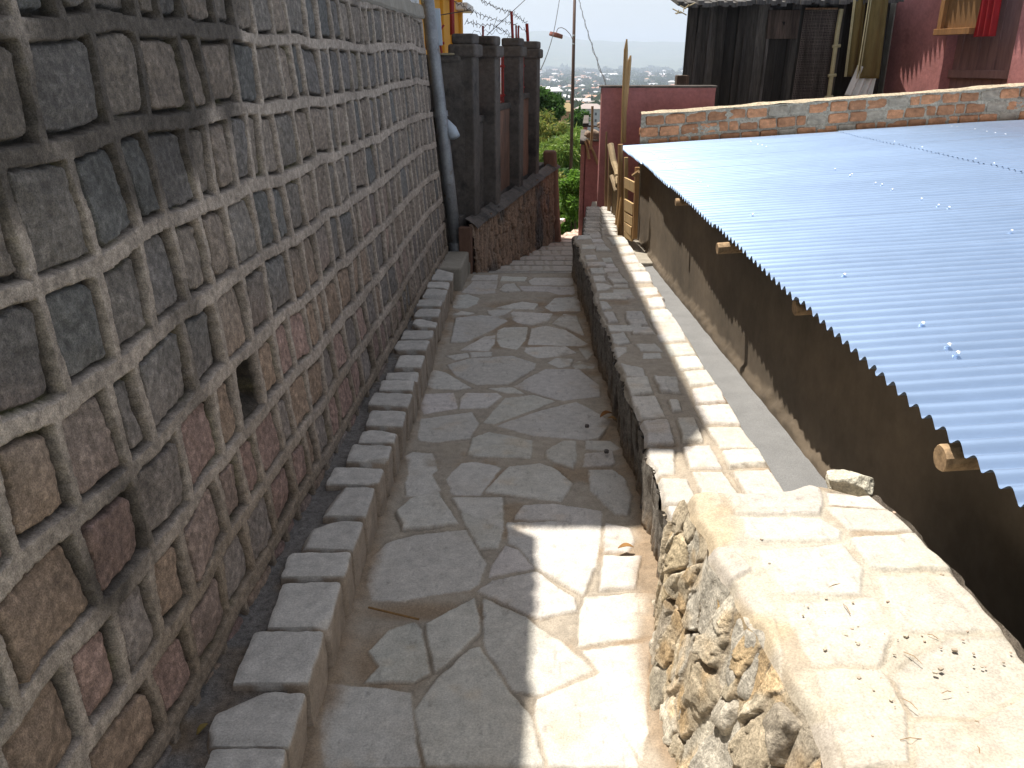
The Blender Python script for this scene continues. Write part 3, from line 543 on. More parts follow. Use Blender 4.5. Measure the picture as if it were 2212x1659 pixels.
for xr_ in (1.35, 2.4, 3.48, 4.5, 5.5):
    for i in range(5, 119):
        if rr.random() < .2:
            y = (i+.25)*.0752+.0; z = roofz(xr_)+.0105+.003; x = xr_+rr.uniform(-.03, .03)
            b.tube([(x, y, z), (x, y, z+.004), (x, y, z+.007)], [.007, .007, .003], 8)
tag(put(b.build('nails', M['nail']), shed), kind='stuff')
for (u, v, r_) in ((2030, 990, .034), (1716, 665, .031), (1549, 537, .030), (1459, 437, .026)):
    p = at_z(u, v, .745); n = 16; y0 = p[1]
    bm_ = MB(); pts = [(p[0]+t, y0+.006*math.sin(t*3), .745+.062*t) for t in (0, .004, .25, 1., 2.5, 4.4)]
    bm_.tube(pts, [r_*.94, r_, r_*1.0, r_*1.02, r_*1.05, r_*1.1], n, jit=.04)
    put(bm_.build('roof_pole', M['timber_end'], smooth=False), shed)

# ---- brick wall beyond the roof
bw = thing('brick_wall', 'two rough courses of orange brick with cement on top, behind the iron roof', 'wall', (3.5, 9.2, 0))
def bz(x): return .885+.072*(x-1.35)
R = Rocks(); rr = random.Random(6)
for cidx in range(-3, 2):
    x = 1.345+(rr.uniform(0, .1) if cidx % 2 else 0)
    while x < 6.6:
        l = rr.choice([.21, .20, .11, .19, .22]); z = bz(x)+.02+cidx*.118
        rare = rr.random() < .18
        R.add((x+l/2, 9.13+rr.uniform(-.008, .008), z+.048), (l-.012, .12, .098), np.array((.46, .21, .10))*rr.uniform(.75, 1.15) if not rare else (.36, .29, .21), rot=roty(-.06+rr.uniform(-.04, .04)), ex=9, rough=.06, n=6, colvar=.25)
        x += l
put(R.build('bricks', M['brick']), bw)
xs = np.linspace(1.35, 6.6, 420); zs = np.linspace(-1.2, 0, 60); Xb, Zb = np.meshgrid(xs, zs, indexing='ij')
zt = bz(Xb)+.245; Zq = np.where(zs[None, :] > -.6, zt+zs[None, :]*.6, zt+zs[None, :]*1.6+.5)
f_ = fbm(Xb*7, Zq*16, 3, 4)
put(mesh_np('mortar', np.stack([Xb, 9.085-.022*f_-.028*sstep(-.04, 0, Zq-zt)*(.5+f_), Zq], -1), grid_faces(420, 60, True), M['masonry'], cols=np.array((.36, .30, .22))*(1+.25*f_)[..., None]), bw)
Xb, S = np.meshgrid(xs, np.linspace(0, 1, 14), indexing='ij'); f_ = fbm(Xb*5, S*3, 8, 4)
put(mesh_np('cement_cap', np.stack([Xb, 9.055+.16*S, bz(Xb)+.247+.022*np.sin(S*math.pi)+.014*f_], -1), grid_faces(420, 14), M['masonry'], cols=np.array((.42, .35, .25))*(1+.25*f_)[..., None]), bw)

# ---- pink walls
def pinkwall(name, label, x0, x1, y, z0, z1, th, mat, ledge=True):
    t = thing(name, label, 'wall', ((x0+x1)/2, y, z0))
    nx, nz = 80, 80; xs = np.linspace(x0, x1, nx); zs = np.linspace(z0, z1, nz); X, Zz = np.meshgrid(xs, zs, indexing='ij')
    f = fbm(X*3, Zz*3, y, 4); top = sstep(z1-.06, z1, Zz)
    put(mesh_np('front_face', np.stack([X, y-.010*f-.02*top, Zz], -1), grid_faces(nx, nz, True), mat), t)
    b = MB(); b.box((x0+.004, y+.012, z0), (x1-.004, y+th, z1-.004)); put(b.build('masonry', mat, bevel=.01), t)
    b = MB(); b.box((x0-.015, y-.035, z1-.002), (x1+.01, y+th+.02, z1+.022)); put(b.build('capping', M['render_dark'], bevel=.008), t)
    return t
pinkwall('pink_wall', 'pink rendered wall with black stained top beside the wooden gate', .985, 2.23, 9.62, -.4, 1.38, .16, M['pink'])
t = pinkwall('garden_wall', 'lower faded pink wall end with stones and sticks heaped on it, behind the taller pink wall', .98, 1.62, 11.4, -1.2, .66, .14, M['pink'])
ps = thing('lane_side_wall', 'narrow faded pink wall running along the far end of the lane', 'wall', (1.0, 12.5, -1))
b = MB(); b.obox((.975, 11.42, -1.4), (-.06, 0, 0), (.16, 1.9, 0), (0, 0, 2.02)); b.obox((1.16, 13.35, -1.4), (-.06, 0, 0), (.18, 2.0, 0), (0, 0, 2.1)); put(b.build('masonry', M['pink_light'], bevel=.012), ps)
b = MB(); b.obox((.99, 11.40, .62), (-.09, 0, 0), (.16, 1.9, 0), (0, 0, .05)); b.obox((1.18, 13.35, .70), (-.09, 0, 0), (.18, 2.0, 0), (0, 0, .06)); put(b.build('capping', M['render_dark'], bevel=.01), ps)
R = Rocks()
for (x, z, s) in ((1.12, .72, .17), (1.02, .74, .11), (1.3, .73, .2), (1.45, .78, .16), (1.18, .86, .10), (1.33, .90, .13), (1.5, .74, .2)):
    R.add((x, 11.45, z), (s, .13, s*.8), (.27, .20, .15), rot=roty(random.uniform(-.6, .6)), ex=4, rough=.15, n=10)
tag(R.build('rubble_heap', M['rock']), 'brown stones and broken bricks heaped on the lower pink wall', 'stones')
for i, (a, b_) in enumerate((((1128, 840), (1195, 990)), ((1160, 640), (1150, 900)), ((1115, 850), (1140, 960)))):
    mb = MB(); p, q_ = at_y(*q(*a), 11.36), at_y(*q(*b_), 11.34); mb.tube([p, (p+q_)/2+(.01, 0, 0), q_], [.014, .018, .02], 7, c=(.9, .8, .7), jit=.1)
    tag(mb.build('stick', M['wood_pale']), ['slanting stick leaning on the rubble of the low pink wall', 'thin upright stick rising from the rubble', 'short stick beside the rubble heap'][i], 'stick')
# stone slope below the side wall
sf = thing('stone_footing', 'rough stone footing sloping into the lane below the faded pink wall', 'footing', (.9, 12, -1)); rr = random.Random(9)
for i in range(90):
    y = rr.uniform(10.6, 14); f = rr.random(); x = 1.0+.08*(y-11)-.20*f**1.3+.05; z = -1.15-.09*(y-11)+(1-f)*.9
    s = rr.uniform(.08, .2); put(Rocks().add((x, y, z), (s*.7, s, s*1.1), (.34, .28, .21), rot=rotx(rr.uniform(-.4, .4))@rotz(rr.uniform(-.5, .5)), ex=7, rough=.12, n=6, cuts=6).build('stone', M['rock']), sf)

# ---- wooden gate of sticks and boards, closing the yard between pink wall and shed
gate = thing('stick_gate', 'rickety gate of poles and grey boards between pink wall and shed', 'gate', (1.08, 8.3, 0))
def gx_(u, v, X0=1.07):
    r = ray(u, v); t = X0/r[0]; return np.array((X0, r[1]*t, CH+r[2]*t))
def gp(x, y, yy): return at_y(*q(x, y), yy)
GY = {}
def stick(pts, r, yy, name='pole', c=(1, 1, 1), mat='wood_pale', n=8):
    mb = MB(); P = [gp(x, y, yv) for (x, y), yv in zip(pts, yy)]
    mb.tube(P, r, n, c=c, jit=.06); put(mb.build(name, M[mat], smooth=False), gate)
stick([(1245, 795), (1243, 1100), (1240, 1440)], [.010, .016, .018], [9.3, 9.3, 9.3], c=(.55, .45, .4))
stick([(1268, 925), (1262, 1200), (1256, 1440)], [.018, .020, .022], [9.0, 9.0, 9.0], c=(.7, .62, .58))
stick([(1268, 870), (1290, 980), (1310, 1040), (1318, 1110)], [.034, .032, .03, .026], [8.9, 8.8, 8.7, 8.6], c=(.95, .98, 1.0))
stick([(1275, 1060), (1290, 1100), (1303, 1150)], [.022, .026, .024], [8.75, 8.7, 8.65], c=(.85, .88, .95))
stick([(1330, 870), (1330, 1150), (1328, 1440)], [.026, .03, .032], [8.3, 8.3, 8.3], c=(.75, .62, .5))
for k_, (xa, yy_) in enumerate(((1276, 8.85), (1287, 8.75), (1298, 8.65), (1310, 8.5))):
    mb = MB(); top = gp(xa, 1010+k_*20, yy_); bot = gp(xa-3, 1442, yy_); g = .55+.2*(k_ % 2)
    mb.obox(bot, (.045, -.02, 0), (.008, .012, 0), top-bot, c=(g, g, g*1.02)); put(mb.build('board', M['wood_pale']), gate)
for k_, (x0, x1) in enumerate(((1312, 1326), (1306, 1322), (1318, 1334))):
    mb = MB(); mb.tube([gp(x0-14, 1440, 8.35-.1*k_), gp(x1, 1130+30*k_, 8.4-.1*k_)], .011, 6, c=(.95, .8, .6)); put(mb.build('lath', M['wood_pale']), gate)
mb = MB(); mb.obox(gp(1352, 1445, 8.1), (.035, 0, 0), (0, .03, 0), gp(1354, 950, 8.1)-gp(1352, 1445, 8.1), c=(1.1, .95, .75)); put(mb.build('board', M['wood_pale']), gate)
for (y0, y1, x0, x1) in ((1070, 1130, 1350, 1410), (1200, 1265, 1350, 1402), (1280, 1330, 1352, 1400), (1340, 1390, 1352, 1392), (1395, 1425, 1350, 1396)):
    mb = MB(); a, b_ = gp(x0, y0, 8.0), gp(x1, y0+30, 7.55); dn = gp(x0, y1, 8.0)-a
    mb.obox(a, b_-a, dn, (0.02, .012, 0), c=(.95, .88, .72)); put(mb.build('rail', M['wood_pale']), gate)
mb = MB(); mb.obox(gp(1404, 1442, 7.5), (.04, 0, 0), (0, .03, 0), gp(1420, 1010, 7.5)-gp(1404, 1442, 7.5), c=(.8, .62, .45)); put(mb.build('pole', M['wood_pale']), gate)
mb = MB(); mb.tube([gp(1405, 1060, 7.5), gp(1440, 1035, 7.45)], .016, 7, c=(.8, .7, .6)); put(mb.build('brace', M['wood_pale']), gate)
mb = MB(); mb.tube([gp(1348, 860, 9.35), gp(1352, 600, 9.35), gp(1362, 300, 9.35), gp(1368, 236, 9.35)], [.030, .028, .022, .008], 8, c=(.8, .68, .5), jit=.06)
tag(mb.build('tall_pole', M['wood_pale']), 'taller of two bare pointed poles standing at the corner of the iron roof', 'pole')
mb = MB(); mb.tube([gp(1352, 700, 9.42), gp(1375, 470, 9.42), gp(1386, 360, 9.42), gp(1392, 334, 9.42)], [.024, .022, .02, .008], 8, c=(.8, .7, .55), jit=.06)
tag(mb.build('short_pole', M['wood_pale']), 'shorter leaning pole beside the tall one at the roof corner', 'pole')

# ---- black plank hut
hut = thing('plank_hut', 'black weathered plank hut with ragged eave behind the brick wall', 'hut', (3.3, 11.6, 0))
HY = 11.5; x0 = at_y(1470, 180, HY)[0]; x1 = at_y(1800, 100, HY)[0]; rr = random.Random(12)
x = x0; mb = MB()
while x < x1:
    wd = rr.uniform(.09, .17); g = rr.uniform(.014, .075)
    mb.obox((x, HY+rr.uniform(0, .015), .1), (wd-.006, rr.uniform(-.006, .006), 0), (0, .02, 0), (rr.uniform(-.01, .02)+.05, 0, 2.45), c=(g*1.1, g, g*.88)); x += wd
    if rr.random() < .4: mb.obox((x-.02, HY-.012, .2), (.035, 0, 0), (0, .012, 0), (.05, 0, rr.uniform(1.6, 2.3)), c=(g*1.5, g*1.4, g*1.3))
put(mb.build('plank_wall', M['wood_black']), hut)
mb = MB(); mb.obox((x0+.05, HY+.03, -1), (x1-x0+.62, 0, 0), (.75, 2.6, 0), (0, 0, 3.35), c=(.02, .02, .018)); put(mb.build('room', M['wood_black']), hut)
def hp(x, y, dy=0): return at_y((2500+x/1.386)*.54004, y/1.386*.54004, HY+dy)
mb = MB(); a, b_ = hp(800, 55, -.03), hp(955, 215, -.03); mb.box((a[0], HY-.03, b_[2]), (b_[0], HY-.012, a[2]), c=(.085, .062, .05)); put(mb.build('hatch', M['wood_black'], bevel=.004), hut)
mb = MB(); a = hp(870, 120, -.04); mb.add([a, a+(.045, 0, 0), a+(.035, 0, -.05)], [(0, 1, 2), (0, 2, 1)], c=(.01, .01, .01)); put(mb.build('hatch_hole_dark', M['wood_black']), hut)  # flat near-black triangle painted in for the dark of a hole
mb = MB()   # woven wire screen
for i in range(22):
    s = i/21; top = hp(1000+175*s, 52, -.045); bot = hp(925+180*s, 560, -.045); mb.tube([top, bot], .0055, 4, c=(.12, .10, .09))
for i in range(42):
    s = i/41; L_ = hp(1000-75*s, 52+508*s, -.05); r2 = hp(1175-70*s, 52+508*s, -.05); mb.tube([L_, (L_+r2)/2+(0, 0, .012*math.sin(i*2)), r2], .005, 4, c=(.12, .10, .09))
put(mb.build('mesh_screen', M['wood_black']), hut)
mb = MB(); a = hp(1000, 48, -.06); b_ = hp(1180, 48, -.06); mb.tube([a, b_], .012, 6, c=(.2, .12, .07)); put(mb.build('screen_rail', M['wood_black']), hut)
mb = MB(); a = at_y(1440, 20, HY-.35); b_ = at_y(1850, -40, HY-.35)
L_ = np.array((2.10, HY-.42, 2.33)); 
for i in range(46):
    s = i/45; x = L_[0]-.05+s*2.7; zz = 2.27+.06*s+rr.uniform(-.02, .02); mb.obox((x, HY-.30+rr.uniform(-.03, .03), zz), (.075, 0, 0), (0, .9, .16), (0, 0, .05), c=(.09, .085, .08))
put(mb.build('roof', M['wood_black']), hut)
mb = MB()
for i in range(9):
    x = L_[0]-.16+rr.uniform(0, .22); zz = 2.20+rr.uniform(-.02, .13); mb.tube([(x, HY-.34+rr.uniform(-.05, .05), zz), (x+rr.uniform(-.05, .12), HY-.36, zz+rr.uniform(-.08, .06))], .007, 4, c=(.6, .55, .5))
put(mb.build('eave_thatch', M['thatch']), hut)
mb = MB(); mb.box((x0-.06, HY-.06, 1.26), (x0+.10, HY+.1, 1.48), c=(.10, .07, .05)); mb.box((x0-.10, HY-.10, 1.18), (x0+.3, HY+.1, 1.27), c=(.16, .13, .1)); put(mb.build('corner_block', M['wood_black'], bevel=.01), hut)
mb = MB(); P = [hp(1200, 50, -.12), hp(1182, 150, -.12), hp(1160, 310, -.12), hp(1128, 545, -.12)]; mb.tube(P, [.032, .030, .028, .030], 8, jit=.05)
for f in (.42, .75, 1): 
    p = P[0]+(P[3]-P[0])*f; mb.tube([p+(-.05, -.01, .01), p+(.05, -.01, .02)], .022, 6)
tag(mb.build('bamboo_post', M['bamboo']), 'pale jointed post standing at the right end of the black hut', 'post')

# ---- pink house at right
HA = np.array((4.93, 12.2, 0)); HD = np.array((.226, -.974, 0)); HN = np.array((-.974, -.226, 0))
def hw(u, v, off=0): return at_plane(u, v, HA+HN*off, HN)
def hr2(x, y, off=0): return hw((2500+x/1.386)*.54004, y/1.386*.54004, off)
ho = thing('pink_house', 'pink rendered house with plank door and dark eave at upper right', 'house', (5.5, 10.5, 0))
ns, nz = 120, 110; S, Zz = np.meshgrid(np.linspace(-2.2, 4.2, ns), np.linspace(-.5, 3.3, nz), indexing='ij'); f = fbm(S*2.5, Zz*2.5, 1, 4)
dl = np.dot(hr2(1760, 300)-HA, HD); dr = np.dot(hr2(2160, 300)-HA, HD)
P = HA[None, None]+S[..., None]*HD+HN*(.010*f)[..., None]; P[..., 2] = Zz
fc = grid_faces(ns, nz, True); sc = S.ravel()[fc].mean(1); zc2 = Zz.ravel()[fc].mean(1); doortop = 2.75
keep = ~((sc > dl) & (sc < dr) & (zc2 < doortop))
put(mesh_np('wall', P, fc[keep], M['pink']), ho)
def sub_(o, part): o.parent = part; o.location = (0, 0, 0); return o
def hb(s0, s1, z0, z1, d0, d1, name, mat, c=(1, 1, 1), bev=.004):
    mb = MB(); o = HA+HD*s0+HN*d0; o = np.array((o[0], o[1], z0)); mb.obox(o, HD*(s1-s0), HN*(d1-d0), (0, 0, z1-z0), c=c); return put(mb.build(name, M[mat], bevel=bev), ho)
hb(dl-.02, dl+.03, -.5, doortop, -.22, -.002, 'door_jamb', 'pink'); hb(dr-.03, dr+.02, -.5, doortop, -.22, -.002, 'door_jamb', 'pink')
mb = MB(); nb_ = 8; w_ = (dr-dl)/nb_
for i in range(nb_):
    o = HA+HD*(dl+w_*i+.004)-HN*(.15+.004*(i % 2)); o = np.array((o[0], o[1], -.5)); mb.obox(o, HD*(w_-.008), -HN*.03, (0, 0, 3.2))
dr_ = put(mb.build('door', M['door_wood'], bevel=.003), ho)
zr = hr2(1900, 405, -.12)[2]; o = hb(dl+.02, dr-.02, zr-.055, zr+.035, -.15, -.10, 'door_rail', 'door_wood'); sub_(o, dr_)
zw0 = hr2(1800, 195, .05)[2]; s0_ = np.dot(hr2(1745, 100, .1)-HA, HD); s1_ = np.dot(hr2(1945, 100, .1)-HA, HD)
wf = hb(s0_, s1_, zw0, zw0+.07, .04, .16, 'window_sill', 'wood_pale', (.5, .33, .2)); wq = hb(s0_, s0_+.07, zw0+.07, zw0+.9, .04, .12, 'window', 'wood_pale', (.5, .33, .2)); sub_(wf, wq); sub_(hb(s0_+.07, s1_, zw0+.07, zw0+.9, .04, .07, 'shutter', 'wood_pale', (.38, .27, .17)), wq)
cs0 = np.dot(hr2(1950, 100, .1)-HA, HD); cs1 = np.dot(hr2(2060, 100, .1)-HA, HD)
Sx, Zx = np.meshgrid(np.linspace(cs0, cs1, 40), np.linspace(zw0-.03, zw0+.95, 10), indexing='ij'); P = HA+Sx[..., None]*HD+HN*(.09+.025*np.sin(Sx*70+Zx*2))[..., None]; P[..., 2] = Zx
put(mesh_np('red_curtain', P, grid_faces(40, 10), M['red_cloth']), ho)
# corrugated eave that throws the saw-toothed shade on the wall
pe = hr2(1690, 285); ez = pe[2]+1.62
ne = 420; Sx, Ox = np.meshgrid(np.linspace(-1.6, 4.2, ne), np.linspace(-.34, .5, 6), indexing='ij')
P = HA+Sx[..., None]*HD-HN*Ox[..., None]; tooth = np.abs(np.mod(Sx/.085, 1)-.5)*2; P = P+HN*((Ox < -.33)*(.05*tooth+.015*vnoise(Sx*9, 3.)-.055+.07*sstep(1.1, .2, Sx)))[..., None]; P[..., 2] = ez+.20*Ox+.06; put(mesh_np('eave_sheets', P, grid_faces(ne, 6), M['zinc']), ho)
mb = MB(); o = HA-HD*.3-HN*.03; mb.obox((o[0], o[1], -.5), HD*4.5, -HN*.02, (0, 0, 3.8)); 
o = HA-HD*.3-HN*.45; mb.obox((o[0], o[1], -.5), HD*4.5, -HN*1.5, (0, 0, 3.5)); put(mb.build('room', M['pink']), ho) if False else None
# white painted strip left of the lit wall
hb(np.dot(hr2(1440, 200)-HA, HD)-.10, np.dot(hr2(1490, 200)-HA, HD)-.02, -.5, 3.2, .012, .03, 'corner_strip', 'plaster_light')
# hanging blinds with yellow piping
def blind(tl, tr, br, bl_, dy, label):
    t = thing('hanging_blind', label, 'blind', hp(*bl_, dy), group='brown blinds hung in the doorway')
    A, B, D_, E_ = hp(tl[0], tl[1], dy), hp(tr[0], tr[1], dy), hp(bl_[0], bl_[1], dy), hp(br[0], br[1], dy)
    s = np.linspace(0, 1, 16)[:, None, None]; u_ = np.linspace(0, 1, 24)[None, :, None]
    up = 0.25
    P = (A*(1-s)+B*s)*(1-u_)+(D_*(1-s)+E_*s)*u_; P = P+np.array((0, 1, 0))*(.02*np.sin(s*9))
    f = mesh_np('panel', P, grid_faces(16, 24), M['mat_weave']); put(f, t); m_ = f.modifiers.new('t', 'SOLIDIFY'); m_.thickness = .008
    for off in (.0, .10):
        mb = MB(); mb.tube([A*(1-off)+B*off+(0, -.012, 0), D_*(1-off)+E_*off+(0, -.012, 0)], .007, 6); sub_(mb.build('edging', M['bamboo']), f)
blind((1275, -60), (1345, -60), (1290, 425), (1216, 425), -.30, 'left and narrower of two brown hanging blinds beside the black hut')
blind((1360, -60), (1470, -60), (1410, 435), (1283, 435), -.45, 'wider brown hanging blind with yellow edge, next to the pink house')
mb = MB()
cl = []
T0, T1 = hp(1290, 360, -.43), hp(1400, 400, -.43); B0, B1 = hp(1222, 528, -.43), hp(1360, 545, -.43)
s = np.linspace(0, 1, 60)[:, None, None]; u_ = np.linspace(0, 1, 20)[None, :, None]
P = (T0*(1-s)+T1*s)*(1-u_)+(B0*(1-s)+B1*s)*u_+np.array((0, 1, 0))*(.035*np.sin(s*22+u_*1.5)*(.4+u_*.6))
o = mesh_np('white_cloth', P, grid_faces(60, 20), M['cloth']); m_ = o.modifiers.new('t', 'SOLIDIFY'); m_.thickness = .004
tag(o, 'folded white cloth hanging below the brown blind', 'cloth')

# ------------------------------------------------------------------ boundary wall with columns (left, beyond the pipe)
def fx(Y): return -.37+.215*(Y-7.3)
FD = np.array((.21, .978, 0)); FN = np.array((.978, -.21, 0))
bwall = thing('column_wall', 'dark stained boundary wall with square columns and red railings beside the lane', 'wall', (0, 9, 0))
def fo(Y, off=0, z=0): return np.array((fx(Y), Y, z))+FN*off
def fbox(mb, ya, yb, o0, o1, z0, z1, c=(1, 1, 1)):
    a = fo(ya, o0, z0); mb.obox(a, (fo(yb, o0, z0)-a), FN*(o1-o0), (0, 0, z1-z0), c); return mb
# stone base with steep courses
Yb = ys(7.06, 11.45, .010, .014); S = np.linspace(0, 1, 110); Y, Sg = np.meshgrid(Yb, S, indexing='ij'); zb = -.2-.13*(Y-7.0)-.15; Zz = zb+(.36-zb)*Sg
cell_y = Y*15+1.2*vnoise(Y*3, Zz*3, 1.); cz = Zz*4.5+1.3*vnoise(Y*4, Zz*4, 6.)+np.floor(cell_y)*.37
ey = np.abs(cell_y-np.floor(cell_y)-.5); ez_ = np.abs(cz-np.floor(cz)-.5); joint = np.maximum(sstep(.36, .47, ey), sstep(.38, .48, ez_))
cidn = vnoise(np.floor(cell_y)*3.7, np.floor(cz)*5.3, 4.); f_ = fbm(Y*14, Zz*14, 2, 4); offs = .035*(1-joint)+.012*f_+.02*(1-joint)*cidn+.05*(1-Sg)
cc = mix(mix(np.array((.30, .215, .155)), np.array((.36, .24, .165)), sstep(-.2, .5, cidn)), np.array((.13, .12, .11)), sstep(.2, .6, fbm(Y*2, Zz*2, 9, 3)))*(1+.25*f_)[..., None]; cc = cc*(1-.5*joint)[..., None]
P = np.stack([fx(Y), Y, Zz], -1)+FN*(.06+offs)[..., None]; put(mesh_np('stone_base', P, grid_faces(len(Yb), 110, True), M['masonry'], cols=cc), bwall)
# coping
nS = 16; Y, Sg = np.meshgrid(np.linspace(7.06, 11.45, 160), np.linspace(0, 1, nS), indexing='ij'); P = np.stack([fx(Y), Y, .33+.07*(1-Sg)**.7+.012*fbm(Y*6, Sg*4, 2, 3)], -1)+FN*(-.02+.115*Sg)[..., None]
put(mesh_np('coping', P+FN*.04, grid_faces(160, nS, True), M['render_dark']), bwall)
CY = [7.40, 8.08, 9.20, 10.22]
mb = MB(); fbox(mb, 7.10, 11.3, -.22, -.04, -.6, .40); put(mb.build('core', M['render_dark']), bwall); mb = MB(); fbox(mb, 7.03, 7.10, -.03, .085, -.6, .335); put(mb.build('end_stone', M['render_rust'], bevel=.01), bwall)
for i, (ya, yb) in enumerate(((7.52, 7.97), (8.20, 9.10), (9.31, 10.12), (10.33, 11.2))):
    zt_ = [1.16, 1.22, 1.28, .45][i]; ny, nz = 60, 70
    if i == 3: continue
    Y, Zz = np.meshgrid(np.linspace(ya-.05, yb+.05, ny), np.linspace(.36, zt_, nz), indexing='ij'); P = np.stack([fx(Y), Y, Zz], -1)+FN*(-.045+.008*fbm(Y*5, Zz*5, i, 4))[..., None]
    put(mesh_np('panel', P, grid_faces(ny, nz, True), M['render_rust'] if i else M['render_dark']), bwall)
    mb = MB(); fbox(mb, ya-.05, yb+.05, -.20, -.03, zt_-.03, zt_+.03); put(mb.build('panel_top', M['render_dark'], bevel=.012), bwall)
for i, y in enumerate(CY):
    t_ = [.20, .20, .19, .19][i]; top = [1.74, 1.74, 1.75, 1.74][i]; wd = .10; ow = [.05, .075, .065, .05][i]
    mb = MB(); fbox(mb, y-wd, y+wd, -.125, ow, .33, top); col_ = put(mb.build('column', M['render_dark'], bevel=.012), bwall)
    R = Rocks(); c_ = fo(y, -.07, top+.0)
    mb = MB(); fbox(mb, y-wd-.03, y+wd+.03, -.155, ow+.03, top-.06, top+.04); fbox(mb, y-wd-.005, y+wd+.005, -.13, ow+.005, top+.038, top+.12)
    cp = mb.build('cap', M['render_dark'], bevel=.02, seg=3); sub_(cp, col_)
mb = MB(); a = fo(11.15, .07, -1.3); mb.add([a, a+FN*.17, a+FN*.17+FD*.18, a+FD*.18]+[a+FN*d_+FD*e_+(0, 0, 1.86) for d_, e_ in ((-.13, 0), (.03, 0), (.03, .16), (-.13, .16))], [(0, 3, 2, 1), (4, 5, 6, 7), (0, 1, 5, 4), (1, 2, 6, 5), (2, 3, 7, 6), (3, 0, 4, 7)]); o = mb.build('end_pier', M['render_rust'], bevel=.03, seg=3); put(o, bwall)
for (ya, yb, z0, z1) in ((7.5, 7.98, 1.19, 1.70), (8.18, 9.1, 1.24, 1.70), (9.3, 10.12, 1.29, 1.70)):
    mb = MB()
    for z in (z0+.08, z1-.10): mb.tube([fo(ya, -.10, z), fo(yb, -.10, z)], .012, 6)
    n_ = int((yb-ya)/.075)
    for k_ in range(n_): y = ya+(k_+.5)*(yb-ya)/n_; mb.tube([fo(y, -.10, z0-.02), fo(y, -.10, z1)], .008, 6)
    put(mb.build('railing', M['fence_red']), bwall)
# return wall behind the pipe
ret = thing('return_wall', 'short dark wall end with mossy top just behind the metal pipe', 'wall', (-.55, 7.4, 0))
nx, nz = 50, 120; X, Zz = np.meshgrid(np.linspace(-.95, -.40, nx), np.linspace(-.2, 1.66, nz), indexing='ij'); f = fbm(X*5, Zz*5, 2, 4)
put(mesh_np('face', np.stack([X, 7.30-.012*f, Zz], -1), grid_faces(nx, nz, True), M['render_dark']), ret)
mb = MB(); mb.box((-.95, 7.28, 1.64), (-.42, 7.50, 1.70)); mb.box((-.95, 7.32, -.2), (-.45, 7.48, 1.64)); put(mb.build('top', M['render_dark'], bevel=.02), ret)
mb = MB(); mb.box((-.64, 7.27, 1.695), (-.47, 7.46, 1.712), c=(1, 1, 1)); put(mb.build('moss_top', M['thatch'], bevel=.006), ret)
# red bracket
mb = MB(); P = lambda x, y, yy=7.22: gp(x, y, yy)
mb.tube([P(150, 150), P(160, 300)], .008, 6); mb.tube([P(235, 260), P(268, 260)], .012, 6); mb.tube([P(265, 150), P(242, 185), P(240, 260), P(252, 320)], .009, 6)
tag(mb.build('red_bracket', M['fence_red']), 'small red iron bracket beside the pipe at the wall top', 'bracket')
# rain pipe
pipe = thing('rain_pipe', 'tall grey metal rain pipe leaning on the end of the stone wall', 'pipe', (-.5, 7.1, 0))
pA, pB = at_y(918, -45, 7.13), at_y(987, 548, 7.13)
mb = MB(); mb.tube([pA, pA*.6+pB*.4, pA*.3+pB*.7, pB], [.052, .052, .053, .053], 20); tb_ = put(mb.build('tube', M['zinc_dark'], smooth=True), pipe)
pj = pA+(pB-pA)*((229+45)/593.); dj = (pB-pA)/np.linalg.norm(pB-pA)
mb = MB(); mb.tube([pj-dj*.022, pj+dj*.022], .060, 20); sub_(mb.build('collar', M['zinc_dark'], smooth=False), tb_)
mb = MB(); mb.tube([pB-dj*.10, pB+dj*.02], .059, 20); put(mb.build('foot_sleeve', M['zinc_dark']), pipe)
mb = MB(); P_ = [at_y(955, 262, 7.25), at_y(966, 270, 7.2), at_y(976, 280, 7.15), at_y(983, 296, 7.12)]; mb.tube(P_, [.040, .042, .042, .044], 16)
tag(mb.build('plastic_elbow', M['pvc'], smooth=True), 'pale plastic pipe elbow sticking out below the red bracket, beside the metal pipe', 'pipe')
mb = MB(); a = at_y(941, 20, 7.2); mb.obox(at_y(940, 98, 7.2), (.06, 0, 0), (0, .02, 0), at_y(934, 18, 7.2)-at_y(940, 98, 7.2)); tag(mb.build('grey_board', M['pvc'], bevel=.004), 'narrow grey blue board upright behind the pipe top', 'board')

# ---- white grille on the retaining wall
gr = thing('white_grille', 'white slatted grille on top of the stone wall', 'railing', (-.8, 6, 2))
mb = MB(); mb.obox((wallX(5.3, 2)-.03, 5.3, 2.055), (-.03, 0, 0), (.085, 1.7, 0), (0, 0, .03)); mb.obox((wallX(5.3, 2)-.03, 5.3, 2.42), (-.03, 0, 0), (.085, 1.7, 0), (0, 0, .04)); put(mb.build('rail', M['white'], bevel=.003), gr)
mb = MB()
for i in range(44): y = 5.32+i*.038; mb.tube([(wallX(y, 2)-.045, y, 2.08), (wallX(y, 2)-.045, y, 2.43)], .006, 6)
put(mb.build('bars', M['white']), gr)
mb = MB(); mb.obox((wallX(5.85, 2)-.07, 5.70, 2.05), (.08, 0, 0), (.008, .16, 0), (0, 0, .45)); put(mb.build('post', M['white'], bevel=.006), gr); mb = MB(); mb.obox((wallX(6.93, 2)-.09, 6.9, 2.05), (.08, 0, 0), (.005, .1, 0), (0, 0, .5)); put(mb.build('post', M['white'], bevel=.006), gr)
mb = MB(); rr = random.Random(1)
for i in range(60):
    y = rr.uniform(6.1, 6.95); z = 2.26-.13*(y-6.1)/.85; mb.tube([(wallX(y, 2)-.02, y, z+rr.uniform(-.02, .03)), (wallX(y, 2)+.03, y+rr.uniform(-.1, .25), z-rr.uniform(0, .08))], .004, 4)
